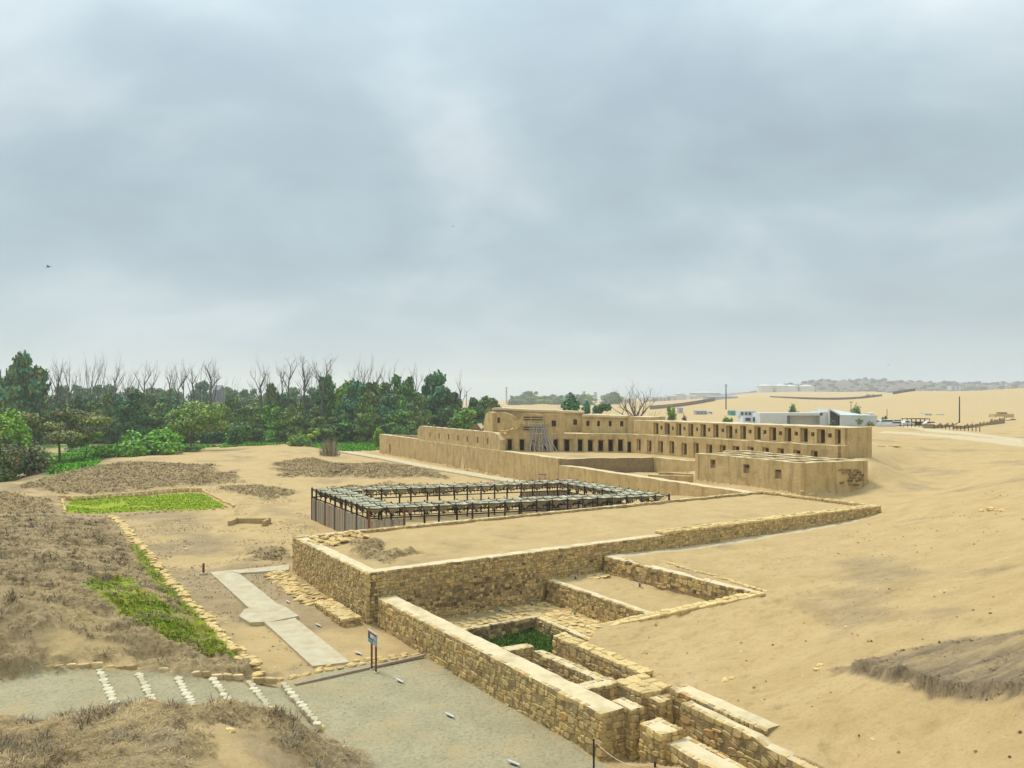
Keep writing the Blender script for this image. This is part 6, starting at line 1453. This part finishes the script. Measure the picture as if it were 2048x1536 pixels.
for i, px in enumerate((1735,1746,1757)):
    x, y, z = P0(px, 1050); o = link('grey_hut', HM[1], None, (x,y,z), (0,0,0), (.7,.7,.9)); tag(o, ['left','middle','right'][i]+' one of three small grey huts in the hollow behind the brick wall', 'hut', 'three grey huts', 'thing')
# ------------------------------------------------------------------ small things
# the information sign at the head of the forecourt
A = at(746, 1342, 0); ang = math.atan2(-UX, UY)            # its face runs along the forecourt wall
SG = thing('information_sign', (A[0], A[1], 0), 'information board with a red header on two rusty posts beside the forecourt', 'sign', rz=ang)
for x in (-.22, .26):
    m = MB(); m.bar((x,.03,-.3),(x,.03,1.3),.07); m.build('post', M_RWOOD, SG)
    m = MB(); m.box(x-.1,x+.1,-.06,.12,-.05,.04); m.build('foot', M_CONC, SG)
pn = MB(); pn.box(-.5,.5,-.03,0,1.18,1.74,(.62,.62,.58)); pn = pn.build('panel', M_PLAIN, SG)
def pr(x0,x1,z0,z1,c_,o=-.034):
    m = MB(); m.add([(x0,o,z0),(x1,o,z0),(x1,o,z1),(x0,o,z1)], [(0,1,2,3)], c_); return m.build('print', M_PLAIN, pn)
pr(-.48,.48,1.2,1.72,(.08,.16,.17)); pr(-.48,.48,1.61,1.68,(.33,.03,.05),-.038); pr(-.48,.48,1.685,1.72,(.75,.72,.66),-.038); pr(-.25,.15,1.44,1.60,(.58,.68,.66),-.038); pr(.17,.46,1.40,1.59,(.36,.44,.44),-.038)
pr(-.45,.0,1.24,1.36,(.14,.36,.38),-.038); pr(.06,.46,1.22,1.36,(.40,.42,.33),-.038); pr(-.45,-.27,1.4,1.6,(.10,.03,.04),-.038)
# white ground lights
for lab, px, py, z in (('white tube ground light on the earth by the concrete pad',576,1207,.1),('white tube ground light near the end of the stone bench',637,1252,.05),('white tube ground light between the concrete path and the sign',717,1309,0),('white tube ground light in the upper forecourt, near the timber edging',800,1364,0),('white tube ground light in the middle of the forecourt gravel',900,1434,0),('white tube ground light at the bottom edge of the forecourt',1028,1529,0)):
    x, y, _ = at(px, py, z); t = thing('ground_light', (x, y, g1(x,y)), lab, 'lamp', 'ground lights', rng.uniform(-.2,.2)-.75)
    m = MB(); m.tube([(-.24,0,.09),(.24,0,.07)], .038, 10, (.62,.62,.58)); m.build('tube', M_PLAIN, t)
    m = MB(); m.box(-.1,.1,-.05,.05,-.05,.06,(.1,.1,.1)); m.build('bracket', M_PLAIN, t)
for lab, u_, v_, z in (('small round floodlight on the pit floor at the foot of the stained wall',8.0,-.5,PIT_Z),('small round floodlight in the corner of the pit floor',10.3,-.4,PIT_Z),('small round floodlight at the foot of the low pit wall',11.2,-3.4,PIT_Z),('small round floodlight on the sandy strip under the terrace wall',15.4,-4.2,STRIP_Z),('small round floodlight at the upper end of the sandy strip',13.4,-.6,STRIP_Z)):
    x, y = pl(u_, v_); t = thing('floodlight', (x,y,z), lab, 'lamp', 'floodlights in the pit'); m = MB(); m.tube([(0,.0,.16),(0.03,-.12,.2)], [.07,.09], 10, (.2,.2,.19)); m.build('housing', M_PLAIN, t)
    m = MB(); m.tube([(.032,-.122,.2),(.036,-.13,.203)], [.08,.075], 10, (.4,.4,.37)); m.build('lens', M_PLAIN, t); m = MB(); m.box(-.05,.05,-.05,.05,-.05,.12,(.1,.1,.1)); m.build('bracket', M_PLAIN, t)
# marker post on a small block
x, y, z = on(407, 1149); t = thing('marker_post', (x,y,z), 'short red-brown marker post on a pale block by the concrete path', 'post')
m = MB(); m.box(-.2,.2,-.2,.2,-.1,.14); m.build('block', M_CONC, t); m = MB(); m.bar((0,0,.14),(0,0,.78),.11); m.build('shaft', M_RWOOD, t)
# iron rope post at the pier
x, y = pl(.1,-19.0); t = thing('rope_post', (x,y,0), 'thin dark iron post with a rope beside the near stone pier', 'post'); m = MB(); m.tube([(0,0,-.2),(0,0,.95)], .035, 6); m.build('shaft', M_DWOOD, t)
x2, y2 = pl(.9,-21.0); pts = [np.array((0,0,.9))*(1-k/8)+np.array((x2-x,y2-y,.75))*(k/8)+np.array((0,0,-.35*math.sin(math.pi*k/8))) for k in range(9)]; m = MB(); m.tube(pts, .012, 5, (3,2.8,2.2)); m.build('rope', M_WOOD, t)
x3, y3 = x2, y2; t = thing('rope_post', (x3,y3,0), 'second iron rope post before the nearest stone block', 'post'); m = MB(); m.tube([(0,0,-.2),(0,0,.8)], .035, 6); m.build('shaft', M_DWOOD, t)
# stand by the long wall, and a white post
x, y = 4.2, 107.5; z = g1(x, y); t = thing('information_stand', (x,y,z), 'small boxed stand on two legs at the foot of the long mud wall', 'stand')
for s_ in (-.35,.35): m = MB(); m.bar((s_,0,-.2),(s_,0,1.1),.09); m.build('leg', M_DWOOD, t)
m = MB(); m.box(-.5,.5,-.2,.2,1.1,1.55,(2.2,2.0,1.8)); m.build('box', M_WOOD, t); m = MB(); m.box(-.56,.56,-.26,.26,1.551,1.63,(.8,.6,.5)); m.build('lid', M_WOOD, t)
x, y = .3, 111.0; z = g1(x, y); t = thing('marker_post', (x,y,z), 'short white post at the edge of the pale footpath, left of the stand', 'post'); m = MB(); m.bar((0,0,-.2),(0,0,.8),.2,None,(1.3,1.3,1.25)); m.build('shaft', M_CONC, t); m = MB(); m.box(-.14,.14,-.14,.14,.8,.87,(1.35,1.35,1.3)); m.build('cap', M_CONC, t)
# sheep under the acacia
def sheep(px, py, label, col, rz):
    x, y = (px-CX)/F*184, 184.0; z = g1(x, y)+.06; t = thing('sheep', (x,y,z), label, 'sheep', 'sheep in the meadow', rz)
    sk = bpy.data.meshes.new('body'); V = [(0,0,.72),(.45,0,.74),(-.45,0,.74),(.62,0,.86),(.80,0,.72),(.95,0,.52),(.4,.16,.4),(.4,.16,.0),(.4,-.16,.4),(.42,-.16,.0),(-.4,.16,.42),(-.46,.16,.22),(-.42,.16,.0),(-.4,-.16,.42),(-.46,-.16,.22),(-.40,-.16,.0),(-.62,0,.7),(-.66,0,.5),(.78,.13,.78),(.78,-.13,.78)]
    Ed = [(0,1),(0,2),(1,3),(3,4),(4,5),(1,6),(6,7),(1,8),(8,9),(2,10),(10,11),(11,12),(2,13),(13,14),(14,15),(2,16),(16,17),(4,18),(4,19)]
    rad = [.31,.29,.30,.17,.13,.07,.09,.045,.09,.045,.12,.065,.045,.12,.065,.045,.10,.05,.035,.035]
    sk.from_pydata(V, Ed, []); o = link('body', sk, t); md = o.modifiers.new('skin', 'SKIN')
    for i, v in enumerate(sk.skin_vertices[0].data): v.radius = (rad[i], rad[i]); v.use_root = (i == 0)
    o.modifiers.new('sub', 'SUBSURF').levels = 1; o.modifiers['sub'].render_levels = 1
    sk.materials.append(mat('wool_'+label.split()[0], col, tuple(c_*.7 for c_ in col), 4, .95, tint=False))
sheep(153, 901, 'white sheep grazing under the flat acacia', (.62,.55,.42), R(200)); sheep(134, 899, 'greyish sheep standing left of the white one', (.42,.38,.30), R(20))
# loose stones in the sand
def loose(px, py, s_, label, dark=False):
    x, y, z = on(px, py); o = link('loose_stone', ROCKS[int(px) % 5] , None, (x,y,z+.05*s_), (rng.uniform(-.2,.2), rng.uniform(-.2,.2), rng.uniform(0,6)), (s_, s_*.7, s_*.7)); tag(o, label, 'stone', kind='thing')
for px, py, s_, lab in ((1640,1330,.42,'pale stone in the sand left of the dark bank'),(1634,1341,.3,'smaller stone just below the pale stone left of the dark bank'),(1985,1020,.9,'largest of the few boulders high on the sand slope'),(2005,1021,.7,'boulder at the right end of the few on the sand slope'),(1962,1022,.5,'flat boulder left of the largest one on the sand slope'),(460,1461,.35,'white stone on the bare patch of the front mound'),(246,1499,.25,'small pale stone in the scrub of the front mound'),(372,1100,.4,'pale stone in the dry field right of the gully'),(1463,1357,.35,'flat stone lying on the sand above the squat corner block'),(1450,1362,.4,'reddish flat stone beside the flat one above the corner block'),(640,1457,.5,'squared stone at the lower end of the last step edge')): loose(px, py, s_, lab)
# pebbles: nobody could count them
def pebbles(q, smin, smax, tints, seed):
    r_ = np.random.default_rng(seed); n = len(q); z = gz(q[:,0], q[:,1]); s = smin+(smax-smin)*r_.random(n)**3
    octv = np.array([(1,0,0),(-1,0,0),(0,1,0),(0,-1,0),(0,0,.7),(0,0,-.5)]); octf = np.array([(0,2,4),(2,1,4),(1,3,4),(3,0,4)])
    V = (np.stack([q[:,0], q[:,1], z+s*.15],1)[:,None,:] + octv[None]*s[:,None,None]*(.7+.6*r_.random((n,6,1)))).reshape(-1,3)
    Fc = (octf[None]+6*np.arange(n)[:,None,None]).reshape(-1,3); T = np.repeat(np.array(tints)[r_.integers(0,len(tints),n)],6,0)
    tag(link('pebbles', np_mesh('pebbles', V, Fc, M_STONE, T)), kind='stuff')
slope = gpoly([(1230,1300),(1560,1080),(1800,1030),(2048,965),(2200,960),(2200,1536),(1700,1536),(1500,1420),(1290,1360)])
q = scatter([slope], 1.3, 3200, 31); q = q[fbm(q[:,0]*.3, q[:,1]*.3, 3, 13) > .42]
pebbles(q, .015, .085, [(.25,.22,.22),(.4,.35,.3),(.18,.16,.17),(1.3,1.3,1.25),(.7,.6,.5)], 32)
q = scatter([gravel_poly], 14, 9000, 33); pebbles(q, .01, .035, [(.5,.5,.45),(1.1,1.1,1.05),(.35,.33,.3)], 34)
q = scatter([fld], 2, 3500, 35); pebbles(q, .02, .09, [(.6,.5,.4),(1.2,1.15,1.05),(.4,.33,.27)], 36)
q = scatter([plat_poly], 1.5, 900, 37); pebbles(q, .015, .06, [(.6,.5,.4),(1.1,1.0,.9)], 38)
q = scatter([pool_poly, trench_poly], 6, 900, 39); pebbles(q, .02, .08, [(.4,.36,.3),(.8,.7,.6)], 40)
# birds
for px, py, Y, s_, lab in ((97,534,90,1.0,'dark bird flying low in the left of the sky'),(906,453,160,.7,'tiny bird high in the middle of the sky'),(1777,730,200,.7,'tiny bird above the town hill')):
    x, y, z = atY(px, py, Y); t = thing('bird', (x,y,z), lab, 'bird', 'birds in the sky', rng.uniform(0,6)); m = MB(); m.tube([(-.22,0,0),(0,0,.02),(.2,0,0),(.3,0,-.01)], [.02,.06,.05,.02], 6, (.05,.05,.05)); o = m.build('body', M_PLAIN, t); o.scale = (s_,)*3
    for sy in (-1,1):
        m = MB(); m.add([(.1,0,.03),(-.1,0,.03),(-.12,sy*.32,.16),(.02,sy*.35,.17),(-.1,sy*.62,.08)], [(0,1,2,3),(3,2,4)], (.05,.05,.05)); o = m.build('wing', M_PLAIN, t); o.scale = (s_,)*3
# ------------------------------------------------------------------ sea haze
m = MB(); m.box(-4300, 4300, -60, 4300, -2.3, 110.0); o = m.build('haze', M_PLAIN); tag(o, kind='stuff')
hm = bpy.data.materials.new('sea_haze'); hm.use_nodes = True; N = hm.node_tree.nodes; N.remove(N['Principled BSDF'])
pv = N.new('ShaderNodeVolumePrincipled'); pv.inputs['Color'].default_value = (.90,.95,.98,1); pv.inputs['Density'].default_value = HAZE; pv.inputs['Anisotropy'].default_value = .1
hm.node_tree.links.new(pv.outputs[0], N['Material Output'].inputs['Volume']); o.data.materials.clear(); o.data.materials.append(hm)
